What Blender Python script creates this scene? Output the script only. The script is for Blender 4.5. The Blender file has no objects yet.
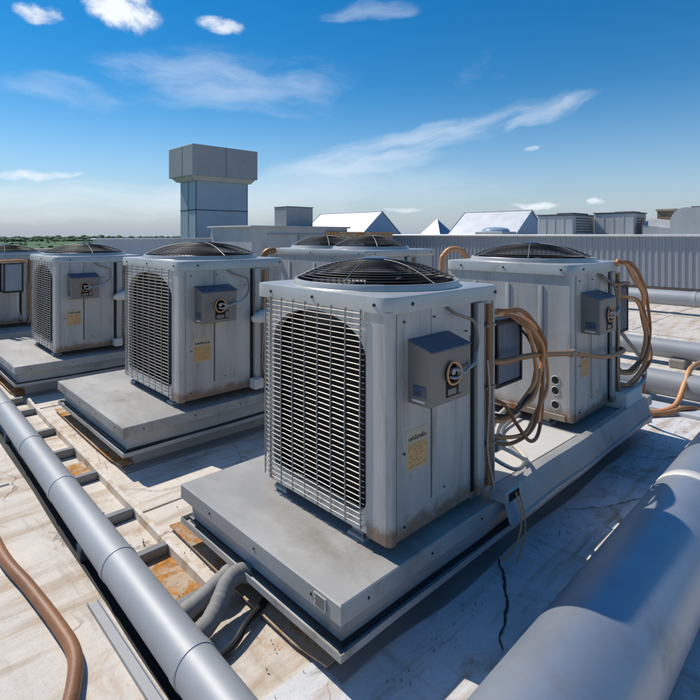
import bpy, bmesh, math, random
from math import sin, cos, pi, radians, sqrt, atan2
from mathutils import Vector, Matrix, noise as mnoise
random.seed(7)
scene = bpy.context.scene
COL = scene.collection

# ------------------------------------------------------------------ camera
YAW = radians(46.2)
cam_d = bpy.data.cameras.new('camera')
cam = bpy.data.objects.new('camera', cam_d)
COL.objects.link(cam)
cam.location = (0, 0, 1.40)
cam.rotation_euler = (radians(90), 0, YAW - radians(90))
cam_d.sensor_width = 36
cam_d.lens = 515 / 700 * 36
cam_d.shift_y = -115 / 700
cam_d.clip_start = 0.05
cam_d.clip_end = 6000
scene.camera = cam

# ------------------------------------------------------------------ sky, sun, exposure
SUN_EL = radians(50)
SX, SY = -0.24, 0.97
sd_ = sqrt(SX * SX + SY * SY)
SUN = Vector((SX / sd_ * cos(SUN_EL), SY / sd_ * cos(SUN_EL), sin(SUN_EL)))
world = bpy.data.worlds.new('World')
scene.world = world
world.use_nodes = True
wt = world.node_tree
for n in list(wt.nodes):
    wt.nodes.remove(n)


class NT:
    """small helper to write node trees"""
    def __init__(s, tree):
        s.t = tree

    def n(s, typ, **kw):
        nd = s.t.nodes.new(typ)
        for k, v in kw.items():
            setattr(nd, k, v)
        return nd

    def put(s, sock, v):
        if v is None:
            return
        if hasattr(v, 'is_output') or isinstance(v, bpy.types.NodeSocket):
            s.t.links.new(v, sock)
        else:
            if isinstance(v, (tuple, list)) and len(v) == 3 and sock.type == 'RGBA':
                v = (*v, 1)
            sock.default_value = v

    def math(s, op, a, b=None, c=None, clamp=False):
        nd = s.n('ShaderNodeMath', operation=op, use_clamp=clamp)
        s.put(nd.inputs[0], a)
        s.put(nd.inputs[1], b)
        if c is not None:
            s.put(nd.inputs[2], c)
        return nd.outputs[0]

    def dot(s, a, b):
        nd = s.n('ShaderNodeVectorMath', operation='DOT_PRODUCT')
        s.put(nd.inputs[0], a)
        s.put(nd.inputs[1], b)
        return nd.outputs['Value']

    def comb(s, x, y, z):
        nd = s.n('ShaderNodeCombineXYZ')
        for i, v in enumerate((x, y, z)):
            s.put(nd.inputs[i], v)
        return nd.outputs[0]

    def noise(s, vec, scale, detail=4, rough=0.55, dist=0.0, w=None):
        nd = s.n('ShaderNodeTexNoise')
        if w is not None:
            nd.noise_dimensions = '4D'
            s.put(nd.inputs['W'], w)
        s.put(nd.inputs['Vector'], vec)
        nd.inputs['Scale'].default_value = scale
        nd.inputs['Detail'].default_value = detail
        nd.inputs['Roughness'].default_value = rough
        nd.inputs['Distortion'].default_value = dist
        return nd.outputs['Fac']

    def ss(s, v, lo, hi, a=0.0, b=1.0):
        nd = s.n('ShaderNodeMapRange', interpolation_type='SMOOTHSTEP')
        s.put(nd.inputs[0], v)
        for i, q in enumerate((lo, hi, a, b)):
            s.put(nd.inputs[i + 1], q)
        return nd.outputs[0]

    def mix(s, f, a, b, mode='MIX'):
        nd = s.n('ShaderNodeMix', data_type='RGBA', blend_type=mode)
        s.put(nd.inputs[0], f)
        s.put(nd.inputs[6], a)
        s.put(nd.inputs[7], b)
        return nd.outputs[2]

    def mapv(s, vec, scale=(1, 1, 1), loc=(0, 0, 0), rot=(0, 0, 0)):
        nd = s.n('ShaderNodeMapping')
        s.put(nd.inputs[0], vec)
        nd.inputs['Location'].default_value = loc
        nd.inputs['Rotation'].default_value = rot
        nd.inputs['Scale'].default_value = scale
        return nd.outputs[0]


W_ = NT(wt)
tc = W_.n('ShaderNodeTexCoord').outputs['Generated']
sep = W_.n('ShaderNodeSeparateXYZ')
wt.links.new(tc, sep.inputs[0])
zc = W_.math('MAXIMUM', sep.outputs[2], 0.004)
skyvec = W_.comb(sep.outputs[0], sep.outputs[1], zc)
sky = W_.n('ShaderNodeTexSky', sky_type='NISHITA')
sky.sun_disc = False
sky.sun_elevation = SUN_EL
sky.sun_rotation = atan2(SX, SY)
sky.altitude = 50
sky.air_density = 1.0
sky.dust_density = 0.1
sky.ozone_density = 1.6
wt.links.new(skyvec, sky.inputs[0])
hs = W_.n('ShaderNodeHueSaturation')
hs.inputs['Saturation'].default_value = 1.25
hs.inputs['Hue'].default_value = 0.497
hs.inputs['Value'].default_value = 1.0
wt.links.new(sky.outputs[0], hs.inputs['Color'])
skycol = hs.outputs[0]
# high thin cloud, laid out by direction
Fv = (cos(YAW), sin(YAW), 0)
Rv = (sin(YAW), -cos(YAW), 0)
fd = W_.dot(tc, Fv)
rd = W_.dot(tc, Rv)
fdc = W_.math('MAXIMUM', fd, 0.05)
a_ = W_.math('DIVIDE', rd, fdc)
b_ = W_.math('DIVIDE', sep.outputs[2], fdc)
ab = W_.comb(a_, b_, 0.0)
n1 = W_.n('ShaderNodeTexNoise')
n1.inputs['Scale'].default_value = 7
n1.inputs['Detail'].default_value = 6
wt.links.new(ab, n1.inputs['Vector'])
warp = W_.n('ShaderNodeVectorMath', operation='MULTIPLY_ADD')
wt.links.new(n1.outputs['Color'], warp.inputs[0])
warp.inputs[1].default_value = (0.10, 0.06, 0)
warp.inputs[2].default_value = (-0.05, -0.03, 0)
wv = W_.n('ShaderNodeVectorMath', operation='ADD')
wt.links.new(ab, wv.inputs[0])
wt.links.new(warp.outputs[0], wv.inputs[1])
wab = wv.outputs[0]
front = W_.ss(fd, 0.05, 0.2)


def cloud(px, py, L, Wd, ang, stren, nsc, stretch, thr, soft):
    """one cloud about a sky direction: half length, half width (in tangent units), tilt in degrees"""
    cx, cy = (px - 350) / 515, (235 - py) / 515
    ca, sa = cos(radians(ang)), sin(radians(ang))
    s2 = W_.n('ShaderNodeSeparateXYZ')
    wt.links.new(wab, s2.inputs[0])
    dx = W_.math('SUBTRACT', s2.outputs[0], cx)
    dy = W_.math('SUBTRACT', s2.outputs[1], cy)
    u = W_.math('MULTIPLY_ADD', dx, ca / L, W_.math('MULTIPLY', dy, sa / L))
    v = W_.math('MULTIPLY_ADD', dx, -sa / Wd, W_.math('MULTIPLY', dy, ca / Wd))
    r2 = W_.math('ADD', W_.math('MULTIPLY', u, u), W_.math('MULTIPLY', v, v))
    fall = W_.math('SUBTRACT', 1.0, r2, clamp=True)
    nz = W_.noise(W_.comb(W_.math('MULTIPLY', u, L * nsc / stretch), W_.math('MULTIPLY', v, Wd * nsc), px * 0.13), 1.0, 7, 0.6)
    q = W_.math('ADD', W_.math('MULTIPLY', fall, 0.9), W_.math('MULTIPLY_ADD', nz, 2.4, -1.2))
    m = W_.ss(q, thr - 0.2, thr + soft + 0.25)
    m = W_.math('MULTIPLY', m, W_.ss(fall, 0.0, 0.55))
    return W_.math('MULTIPLY', m, stren)


cl = [
    cloud(430, 138, 0.36, 0.036, 14, 0.45, 34, 7, 0.2, 1.1),
    cloud(555, 112, 0.11, 0.020, 22, 0.35, 30, 4, 0.2, 0.9),
    cloud(350, 165, 0.20, 0.028, 4, 0.35, 26, 5, 0.2, 0.9),
    cloud(122, 10, 0.085, 0.050, -14, 1.0, 30, 1.3, 0.1, 0.55),
    cloud(40, 10, 0.055, 0.026, -10, 0.8, 28, 1.4, 0.3, 0.5),
    cloud(222, 23, 0.065, 0.024, -14, 0.85, 36, 1.6, 0.2, 0.7),
    cloud(225, 82, 0.32, 0.085, -6, 0.34, 22, 4, 0.2, 1.1),
    cloud(60, 90, 0.16, 0.04, -12, 0.22, 20, 3, 0.2, 1.0),
    cloud(365, 9, 0.13, 0.022, 3, 0.30, 26, 4, 0.3, 0.9),
    cloud(40, 174, 0.11, 0.014, 2, 0.8, 34, 2.5, 0.25, 0.7),
    cloud(85, 200, 0.42, 0.050, 0, 0.38, 24, 6, 0.0, 1.3),
    cloud(330, 195, 0.42, 0.06, 3, 0.30, 12, 4, 0.1, 1.0),
    cloud(532, 202, 0.06, 0.009, 2, 0.9, 40, 2.5, 0.2, 0.6),
    cloud(600, 199, 0.025, 0.007, 0, 0.7, 40, 2, 0.2, 0.6),
    cloud(400, 208, 0.045, 0.007, 0, 0.5, 40, 2, 0.2, 0.6),
    cloud(532, 150, 0.018, 0.007, 10, 0.55, 40, 2, 0.3, 0.6),
]
tot = cl[0]
for c in cl[1:]:
    tot = W_.math('SUBTRACT', 1.0, W_.math('MULTIPLY', W_.math('SUBTRACT', 1.0, tot), W_.math('SUBTRACT', 1.0, c)))
tot = W_.math('MULTIPLY', tot, front)
gen = W_.noise(W_.mapv(tc, (1.2, 3.0, 7.0)), 1.6, 8, 0.6, 0.4)
gen = W_.math('MULTIPLY', W_.ss(gen, 0.62, 0.95), 0.2)
tot = W_.math('MAXIMUM', tot, gen)
# blue tint, eased overhead as added fill, and air brightness near the horizon
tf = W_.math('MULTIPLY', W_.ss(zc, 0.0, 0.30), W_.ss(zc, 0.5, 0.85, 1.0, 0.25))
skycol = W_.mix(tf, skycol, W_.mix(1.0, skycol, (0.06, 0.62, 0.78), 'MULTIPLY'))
skycol = W_.mix(1.0, skycol, (0.80, 0.86, 0.93), 'MULTIPLY')
haze = W_.math('POWER', W_.math('SUBTRACT', 1.0, zc, clamp=True), 7.0)
skycol = W_.mix(W_.math('MULTIPLY', haze, 0.97), skycol, (2.5, 2.9, 3.6))
skycol = W_.mix(tot, skycol, (6.2, 6.5, 6.9))
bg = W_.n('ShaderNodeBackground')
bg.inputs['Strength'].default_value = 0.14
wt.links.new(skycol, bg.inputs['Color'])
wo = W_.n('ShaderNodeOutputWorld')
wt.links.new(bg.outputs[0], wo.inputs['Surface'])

sun_d = bpy.data.lights.new('sun', 'SUN')
sun_d.energy = 4.0
sun_d.angle = radians(0.55)
sun_d.color = (1.0, 0.925, 0.81)
sun = bpy.data.objects.new('sun', sun_d)
sun.rotation_euler = SUN.to_track_quat('Z', 'Y').to_euler()
sun.location = (-5, 8, 12)
COL.objects.link(sun)
scene.view_settings.view_transform = 'Standard'
scene.view_settings.look = 'None'
scene.view_settings.exposure = 0.12
scene.view_settings.gamma = 1.0
scene.view_settings.use_curve_mapping = False
scene.render.engine = 'CYCLES'


# ------------------------------------------------------------------ materials
def surface(name, base, rough=0.5, metal=0.0, var=0.12, dirt=None, dirt_amt=0.0, dirt_scale=6.0, stretch=(1, 1, 1),
            rust=None, rust_amt=0.0, rust_scale=5.0, fine=0.06, bump=0.0, bump_scale=60, spec=0.5, rot=(0, 0, 0), world_space=False, low=False, wavy=0.0, dark=None, dark_amt=0, dark_scale=3):
    m = bpy.data.materials.new(name)
    m.use_nodes = True
    t = NT(m.node_tree)
    b = m.node_tree.nodes['Principled BSDF']
    if world_space:
        co = t.n('ShaderNodeNewGeometry').outputs['Position']
        w = 0.0
    else:
        co = t.n('ShaderNodeTexCoord').outputs['Object']
        w = t.math('MULTIPLY', t.n('ShaderNodeObjectInfo').outputs['Random'], 20.0)
    vec = t.mapv(co, stretch, rot=rot)
    big = t.noise(vec, 2.3, 5, 0.6, w=w)
    col = t.mix(t.ss(big, 0.3, 0.7), tuple(c * (1 - var) for c in base), tuple(min(1, c * (1 + var)) for c in base))
    fn = t.noise(co, 140, 3, 0.7, w=w)
    col = t.mix(t.math('MULTIPLY', t.ss(fn, 0.35, 0.7), fine), col, tuple(c * 0.45 for c in base))
    rg = t.math('MULTIPLY_ADD', big, 0.25, rough - 0.125)
    if dark:
        k = t.noise(vec, dark_scale, 8, 0.7, 0.6, w=t.math('ADD', w, 9.0))
        col = t.mix(t.ss(k, 0.62 - 0.25 * dark_amt, 0.85 - 0.2 * dark_amt), col, dark)
    if dirt:
        d = t.noise(vec, dirt_scale, 8, 0.68, 0.3, w=t.math('ADD', w, 3.0))
        dm = t.ss(d, 0.66 - 0.3 * dirt_amt, 0.95 - 0.3 * dirt_amt)
        col = t.mix(dm, col, dirt)
        rg = t.math('MULTIPLY_ADD', dm, 0.25, rg)
    mt = metal
    if rust:
        r = t.noise(vec, rust_scale, 9, 0.72, 0.5, w=t.math('ADD', w, 6.0))
        rm = t.ss(r, 0.70 - 0.3 * rust_amt, 0.80 - 0.3 * rust_amt)
        rc = t.mix(t.ss(t.noise(co, 45, 5, 0.7), 0.3, 0.7), tuple(c * 0.45 for c in rust), rust)
        col = t.mix(rm, col, rc)
        mt = t.math('MULTIPLY', t.math('SUBTRACT', 1.0, rm), metal)
        rg = t.math('MULTIPLY_ADD', rm, 0.35, rg)
    if low:   # splash grime and corrosion that gathers on the bottom hem, and scuffs
        sz = t.n('ShaderNodeSeparateXYZ')
        t.put(sz.inputs[0], co)
        hz = t.math('MULTIPLY_ADD', t.noise(co, 14, 6, 0.7, w=w), -0.16, sz.outputs[2])
        lm = t.math('MULTIPLY', t.ss(hz, -0.06, 0.0, 1.0, 0.0), 0.8)
        col = t.mix(lm, col, t.mix(t.noise(co, 60, 4, 0.7), (0.10, 0.06, 0.035), (0.30, 0.15, 0.07)))
        sc = t.noise(t.mapv(co, (14, 14, 1.2), rot=(0.2, 0, 0)), 3.0, 6, 0.75, w=t.math('ADD', w, 12.0))
        col = t.mix(t.math('MULTIPLY', t.ss(sc, 0.58, 0.70), 0.40), col, (0.16, 0.14, 0.12))
    t.put(b.inputs['Base Color'], col)
    t.put(b.inputs['Roughness'], rg)
    t.put(b.inputs['Metallic'], mt)
    b.inputs['Specular IOR Level'].default_value = spec
    if bump or wavy:
        bn = t.n('ShaderNodeBump')
        bn.inputs['Strength'].default_value = 1.0
        h = t.math('MULTIPLY', t.noise(co, bump_scale, 4, 0.6), bump)
        if wavy:
            h = t.math('MULTIPLY_ADD', t.noise(co, 4.5, 1, 0.3), wavy, h)
        bn.inputs['Distance'].default_value = 1.0
        t.put(bn.inputs['Height'], h)
        m.node_tree.links.new(bn.outputs[0], b.inputs['Normal'])
    return m


RUST = (0.30, 0.11, 0.03)
M = {}
M['cab'] = surface('cabinet_paint', (0.46, 0.45, 0.43), 0.40, 0.15, 0.12, (0.24, 0.21, 0.17), 0.60, 4, (2.2, 2.2, 0.35), RUST, 0.26, 6, wavy=0.006, bump=0.0002, low=True)
M['top'] = surface('top_paint', (0.48, 0.47, 0.445), 0.33, 0.25, 0.10, (0.24, 0.22, 0.18), 0.42, 6, rust=RUST, rust_amt=0.05, wavy=0.002)
M['guardsheet'] = surface('grille_sheet', (0.55, 0.55, 0.54), 0.4, 0.4, 0.15, (0.25, 0.2, 0.15), 0.35, 8, (1, 1, 0.5), RUST, 0.15, 14)
M['wire'] = surface('grille_wire', (0.29, 0.28, 0.265), 0.45, 0.3, 0.12, (0.3, 0.22, 0.14), 0.35, 14, rust=RUST, rust_amt=0.18, rust_scale=10, fine=0)
M['blackwire'] = surface('fan_guard_wire', (0.012, 0.012, 0.013), 0.6, 0.0, 0.2, fine=0)
M['ribwire'] = surface('fan_guard_rib', (0.26, 0.26, 0.25), 0.5, 0.1, 0.2, fine=0)
M['black'] = surface('black_plastic', (0.012, 0.012, 0.013), 0.5, 0, 0.2)
M['hole'] = surface('dark_opening', (0.006, 0.006, 0.007), 0.8, 0, 0.2)
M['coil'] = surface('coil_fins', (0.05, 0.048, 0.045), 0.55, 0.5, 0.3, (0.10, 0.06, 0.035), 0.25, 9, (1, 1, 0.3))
M['blade'] = surface('fan_blade', (0.035, 0.037, 0.045), 0.45, 0.2, 0.2)
M['box'] = surface('switch_box_paint', (0.20, 0.19, 0.175), 0.42, 0.3, 0.12, (0.10, 0.08, 0.06), 0.3, 8, (1, 1, 0.5), RUST, 0.10, 12)
M['boxtop'] = surface('switch_box_top', (0.07, 0.10, 0.16), 0.3, 0.3, 0.12)  # navy base holds the sky reflected in the box lid
M['filter'] = surface('filter_mesh', (0.26, 0.30, 0.36), 0.5, 0.2, 0.15, (0.25, 0.24, 0.22), 0.3, 20)
M['label'] = surface('sticker_border', (0.50, 0.42, 0.31), 0.5, 0, 0.08, (0.35, 0.22, 0.10), 0.3, 20)
M['labelor'] = surface('sticker_face', (0.60, 0.36, 0.15), 0.5, 0, 0.12, (0.70, 0.50, 0.28), 0.4, 90)
M['ink'] = surface('ink', (0.04, 0.03, 0.03), 0.6)
M['inkbrown'] = surface('brown_ink', (0.25, 0.13, 0.05), 0.6)
M['screw'] = surface('screw_head', (0.015, 0.015, 0.015), 0.4, 0.3)
M['curb'] = surface('platform_sheet_metal', (0.44, 0.435, 0.42), 0.45, 0.2, 0.14, (0.22, 0.19, 0.15), 0.50, 4.5, (1, 1, 0.6), RUST, 0.20, 6, wavy=0.006, world_space=True)
M['cap'] = surface('platform_cap', (0.43, 0.42, 0.40), 0.48, 0.15, 0.14, (0.25, 0.225, 0.19), 0.62, 3.5, (1.6, 0.8, 1), RUST, 0.08, 7, world_space=True, wavy=0.003)
M['sunlit_cap'] = surface('platform_cap_sunlit', (0.66, 0.64, 0.60), 0.5, 0.1, 0.06, (0.42, 0.38, 0.31), 0.35, 3.0, world_space=True)  # paler copy of the cap, sunlight put into its colour
M['seal'] = surface('black_seal_and_gap_shade', (0.02, 0.022, 0.026), 0.45, 0.1, 0.2, (0.08, 0.07, 0.06), 0.3, 9)
M['rustpan'] = surface('rusty_pan', (0.46, 0.36, 0.25), 0.7, 0.1, 0.2, (0.22, 0.15, 0.09), 0.4, 9, (1, 1, 1), (0.62, 0.27, 0.06), 0.80, 7, world_space=True, bump=0.002)
M['flash'] = surface('roof_flashing', (0.30, 0.31, 0.32), 0.5, 0.35, 0.15, (0.42, 0.38, 0.32), 0.40, 5, (1, 1, 1), (0.33, 0.16, 0.06), 0.32, 6, world_space=True, wavy=0.002)
M['galv'] = surface('galvanised_pipe', (0.36, 0.375, 0.39), 0.55, 0.2, 0.10, (0.28, 0.27, 0.25), 0.34, 5, (0.5, 0.5, 1), RUST, 0.03, 6, wavy=0.001)
M['duct'] = surface('duct_metal', (0.38, 0.42, 0.48), 0.42, 0.55, 0.10, (0.26, 0.25, 0.24), 0.50, 4, wavy=0.001)
M['tray'] = surface('tray_metal', (0.27, 0.27, 0.27), 0.5, 0.4, 0.15, (0.18, 0.15, 0.11), 0.4, 10, rust=RUST, rust_amt=0.15)
M['hosebrown'] = surface('brown_hose', (0.27, 0.115, 0.045), 0.5, 0.0, 0.2, (0.36, 0.21, 0.11), 0.42, 14, bump=0.0008, bump_scale=80)
M['copper'] = surface('weathered_copper', (0.40, 0.20, 0.09), 0.45, 0.35, 0.25, (0.20, 0.11, 0.06), 0.45, 12, rust=(0.55, 0.26, 0.07), rust_amt=0.3, rust_scale=9, bump=0.0004, bump_scale=90)
M['tan'] = surface('tan_hose', (0.62, 0.30, 0.13), 0.5, 0.1, 0.2, (0.26, 0.15, 0.08), 0.42, 12, bump=0.0006, bump_scale=70)
M['pale'] = surface('pale_cable', (0.60, 0.55, 0.47), 0.45, 0.1, 0.15, (0.3, 0.2, 0.12), 0.4, 18)
M['rustpipe'] = surface('rusty_riser', (0.36, 0.17, 0.07), 0.55, 0.1, 0.25, (0.45, 0.38, 0.30), 0.35, 10, (1, 1, .5), (0.60, 0.25, 0.06), 0.6, 9)
M['cond'] = surface('grey_conduit', (0.36, 0.36, 0.36), 0.4, 0.5, 0.15, (0.2, 0.15, 0.1), 0.3, 8, rust=RUST, rust_amt=0.22, rust_scale=8)
M['rustpost'] = surface('rusty_post', (0.30, 0.24, 0.18), 0.6, 0.2, 0.2, (0.12, 0.08, 0.05), 0.4, 9, (1, 1, .4), (0.45, 0.17, 0.04), 0.55, 8)
M['insul'] = surface('wrapped_insulation', (0.25, 0.245, 0.235), 0.7, 0.0, 0.2, (0.40, 0.37, 0.32), 0.4, 12, rust=(0.20, 0.15, 0.1), rust_amt=0.25, wavy=0.004)
M['wallpale'] = surface('parapet_paint', (0.50, 0.53, 0.57), 0.6, 0.0, 0.06, (0.36, 0.35, 0.33), 0.3, 0.8, (1, 1, 0.2), world_space=True)
M['coping'] = surface('coping_metal', (0.70, 0.71, 0.72), 0.4, 0.3, 0.05, (0.45, 0.42, 0.38), 0.3, 1.2, world_space=True)
M['fascia'] = surface('ribbed_fascia', (0.30, 0.32, 0.35), 0.5, 0.3, 0.06, (0.26, 0.25, 0.24), 0.3, 0.7, (1, 1, 0.2), world_space=True)
M['darkbase'] = surface('dark_base', (0.10, 0.075, 0.06), 0.7, 0, 0.2, (0.22, 0.15, 0.1), 0.4, 3, world_space=True)
M['tower'] = surface('tower_panels', (0.33, 0.39, 0.46), 0.5, 0.2, 0.06, (0.26, 0.29, 0.33), 0.3, 0.9, (1, 1, 0.4), world_space=True)
M['towercap'] = surface('tower_cap', (0.33, 0.33, 0.335), 0.55, 0.1, 0.06, (0.25, 0.24, 0.23), 0.3, 0.9, (1, 1, 0.5), world_space=True)
M['joint'] = surface('joint_sealant', (0.05, 0.05, 0.055), 0.7)
M['gable'] = surface('white_sheet_roof', (0.62, 0.63, 0.65), 0.45, 0.15, 0.04, (0.58, 0.58, 0.58), 0.25, 1.2, world_space=True)
M['gableend'] = surface('blue_grey_shaded_gable_end', (0.22, 0.31, 0.44), 0.4, 0.3, 0.06, world_space=True)  # on the gables, blue shade put into the base colour
M['unitgrey'] = surface('far_unit_grey', (0.46, 0.46, 0.45), 0.55, 0.1, 0.08, (0.33, 0.31, 0.28), 0.35, 1.5, (1, 1, 0.4), world_space=True)
M['unitdark'] = surface('far_unit_dark', (0.12, 0.12, 0.125), 0.5, 0.2, 0.1, world_space=True)
M['rustwall'] = surface('rust_stained_wall', (0.42, 0.43, 0.43), 0.6, 0.1, 0.1, (0.28, 0.25, 0.22), 0.4, 1.0, (1, 1, 0.5), (0.42, 0.20, 0.07), 0.35, 0.9, world_space=True)
M['dome'] = surface('skylight_dome', (0.30, 0.40, 0.50), 0.2, 0.0, 0.05)
M['concrete'] = surface('support_block', (0.30, 0.27, 0.23), 0.85, 0, 0.2, (0.15, 0.12, 0.1), 0.5, 10, bump=0.002)
M['crack'] = surface('crack_fill', (0.05, 0.045, 0.04), 0.9, 0, 0.3)
M['strap'] = surface('white_strap', (0.72, 0.70, 0.66), 0.5, 0.1, 0.06, rust=(0.5, 0.24, 0.06), rust_amt=0.28, rust_scale=14)
M['valve'] = surface('white_valve_cover', (0.66, 0.64, 0.60), 0.5, 0, 0.08, (0.36, 0.28, 0.2), 0.4, 14)


def brick_mat():
    m = bpy.data.materials.new('brown_brick')
    m.use_nodes = True
    t = NT(m.node_tree)
    b = m.node_tree.nodes['Principled BSDF']
    g = t.n('ShaderNodeTexCoord').outputs['Object']
    bk = t.n('ShaderNodeTexBrick')
    s3 = t.n('ShaderNodeSeparateXYZ')
    m.node_tree.links.new(g, s3.inputs[0])
    t.put(bk.inputs['Vector'], t.comb(t.math('ADD', s3.outputs[0], s3.outputs[1]), s3.outputs[2], 0.0))
    bk.inputs['Scale'].default_value = 4
    bk.inputs['Color1'].default_value = (0.30, 0.17, 0.09, 1)
    bk.inputs['Color2'].default_value = (0.42, 0.27, 0.15, 1)
    bk.inputs['Mortar'].default_value = (0.35, 0.30, 0.25, 1)
    m.node_tree.links.new(bk.outputs[0], b.inputs['Base Color'])
    b.inputs['Roughness'].default_value = 0.85
    return m


M['brick'] = brick_mat()


def roof_mat(name, base, blue=False):
    """weathered membrane: soft soiling, run-off streaks, brown ponding stains, grit, hairline cracks"""
    m = bpy.data.materials.new(name)
    m.use_nodes = True
    t = NT(m.node_tree)
    b = m.node_tree.nodes['Principled BSDF']
    g = t.n('ShaderNodeNewGeometry').outputs['Position']
    col = t.mix(t.ss(t.noise(g, 1.1, 6, 0.6), 0.3, 0.7), tuple(c * 0.86 for c in base), base)
    st = t.noise(t.mapv(g, (0.9, 7.0, 1), rot=(0, 0, radians(6))), 1.3, 7, 0.65, 0.4)
    col = t.mix(t.math('MULTIPLY', t.ss(st, 0.47, 0.68), 0.70), col, (0.42, 0.30, 0.19))
    st2 = t.noise(t.mapv(g, (6.0, 0.8, 1), rot=(0, 0, radians(-4))), 1.6, 6, 0.65, 0.3)
    col = t.mix(t.math('MULTIPLY', t.ss(st2, 0.52, 0.72), 0.6), col, (0.33, 0.27, 0.2))
    sp = t.noise(g, 3.2, 9, 0.72, 0.8)
    col = t.mix(t.math('MULTIPLY', t.ss(sp, 0.54, 0.70), 0.80), col, (0.44, 0.26, 0.12))
    if blue:
        dk = t.noise(t.mapv(g, (1.6, 6.0, 1)), 1.7, 9, 0.72, 0.9)
        col = t.mix(t.math('MULTIPLY', t.ss(dk, 0.56, 0.74), 0.75), col, (0.035, 0.03, 0.028))
    gr = t.noise(g, 95, 4, 0.75)
    col = t.mix(t.math('MULTIPLY', t.ss(gr, 0.52, 0.72), 0.30), col, (0.20, 0.16, 0.12))
    vo = t.n('ShaderNodeTexVoronoi', feature='DISTANCE_TO_EDGE')
    wv2 = t.n('ShaderNodeVectorMath', operation='ADD')
    nn = t.n('ShaderNodeTexNoise')
    nn.inputs['Scale'].default_value = 5
    nn.inputs['Detail'].default_value = 6
    t.put(nn.inputs['Vector'], g)
    sc_ = t.n('ShaderNodeVectorMath', operation='SCALE')
    m.node_tree.links.new(nn.outputs['Color'], sc_.inputs[0])
    sc_.inputs['Scale'].default_value = 0.35
    m.node_tree.links.new(g, wv2.inputs[0])
    m.node_tree.links.new(sc_.outputs[0], wv2.inputs[1])
    m.node_tree.links.new(wv2.outputs[0], vo.inputs['Vector'])
    vo.inputs['Scale'].default_value = 1.1
    crk = t.math('SUBTRACT', 1.0, t.ss(vo.outputs['Distance'], 0.0025, 0.010))
    crk = t.math('MULTIPLY', crk, t.ss(t.noise(g, 1.7, 3, 0.5), 0.48, 0.6))
    col = t.mix(t.math('MULTIPLY', crk, 0.45), col, (0.16, 0.09, 0.07))
    t.put(b.inputs['Base Color'], col)
    b.inputs['Roughness'].default_value = 0.75
    b.inputs['Specular IOR Level'].default_value = 0.3
    bn = t.n('ShaderNodeBump')
    h = t.math('MULTIPLY_ADD', t.noise(g, 90, 4, 0.7), 0.0012, t.math('MULTIPLY', t.noise(g, 5, 3, 0.5), 0.012))
    h = t.math('MULTIPLY_ADD', crk, -0.003, h)
    bn.inputs['Distance'].default_value = 1.0
    t.put(bn.inputs['Height'], h)
    m.node_tree.links.new(bn.outputs[0], b.inputs['Normal'])
    return m


M['roof'] = roof_mat('roof_membrane', (0.72, 0.66, 0.58))
M['roof_grimy_shade'] = roof_mat('roof_membrane_grimy_shaded', (0.74, 0.75, 0.76), True)


def field_mat():
    m = bpy.data.materials.new('crop_field')
    m.use_nodes = True
    t = NT(m.node_tree)
    b = m.node_tree.nodes['Principled BSDF']
    g = t.n('ShaderNodeNewGeometry').outputs['Position']
    col = t.mix(t.ss(t.noise(g, 0.004, 6, 0.6), 0.35, 0.65), (0.025, 0.09, 0.015), (0.045, 0.135, 0.022))
    col = t.mix(t.ss(t.noise(g, 0.05, 5, 0.7), 0.5, 0.7), col, (0.025, 0.07, 0.02))
    t.put(b.inputs['Base Color'], col)
    b.inputs['Roughness'].default_value = 0.9
    return m


M['field'] = field_mat()
M['leaf'] = surface('tree_leaves', (0.03, 0.085, 0.025), 0.8, 0, 0.3, world_space=True)


# ------------------------------------------------------------------ mesh helpers
def cr(pts, n=8):
    """Catmull-Rom through the points"""
    P = [Vector(p) for p in pts]
    P = [P[0] * 2 - P[1]] + P + [P[-1] * 2 - P[-2]]
    out = []
    for i in range(1, len(P) - 2):
        for k in range(n):
            t = k / n
            a, b, c, d = P[i - 1], P[i], P[i + 1], P[i + 2]
            out.append(0.5 * ((2 * b) + (c - a) * t + (2 * a - 5 * b + 4 * c - d) * t * t + (3 * b - a - 3 * c + d) * t ** 3))
    out.append(P[-2])
    return out


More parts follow.
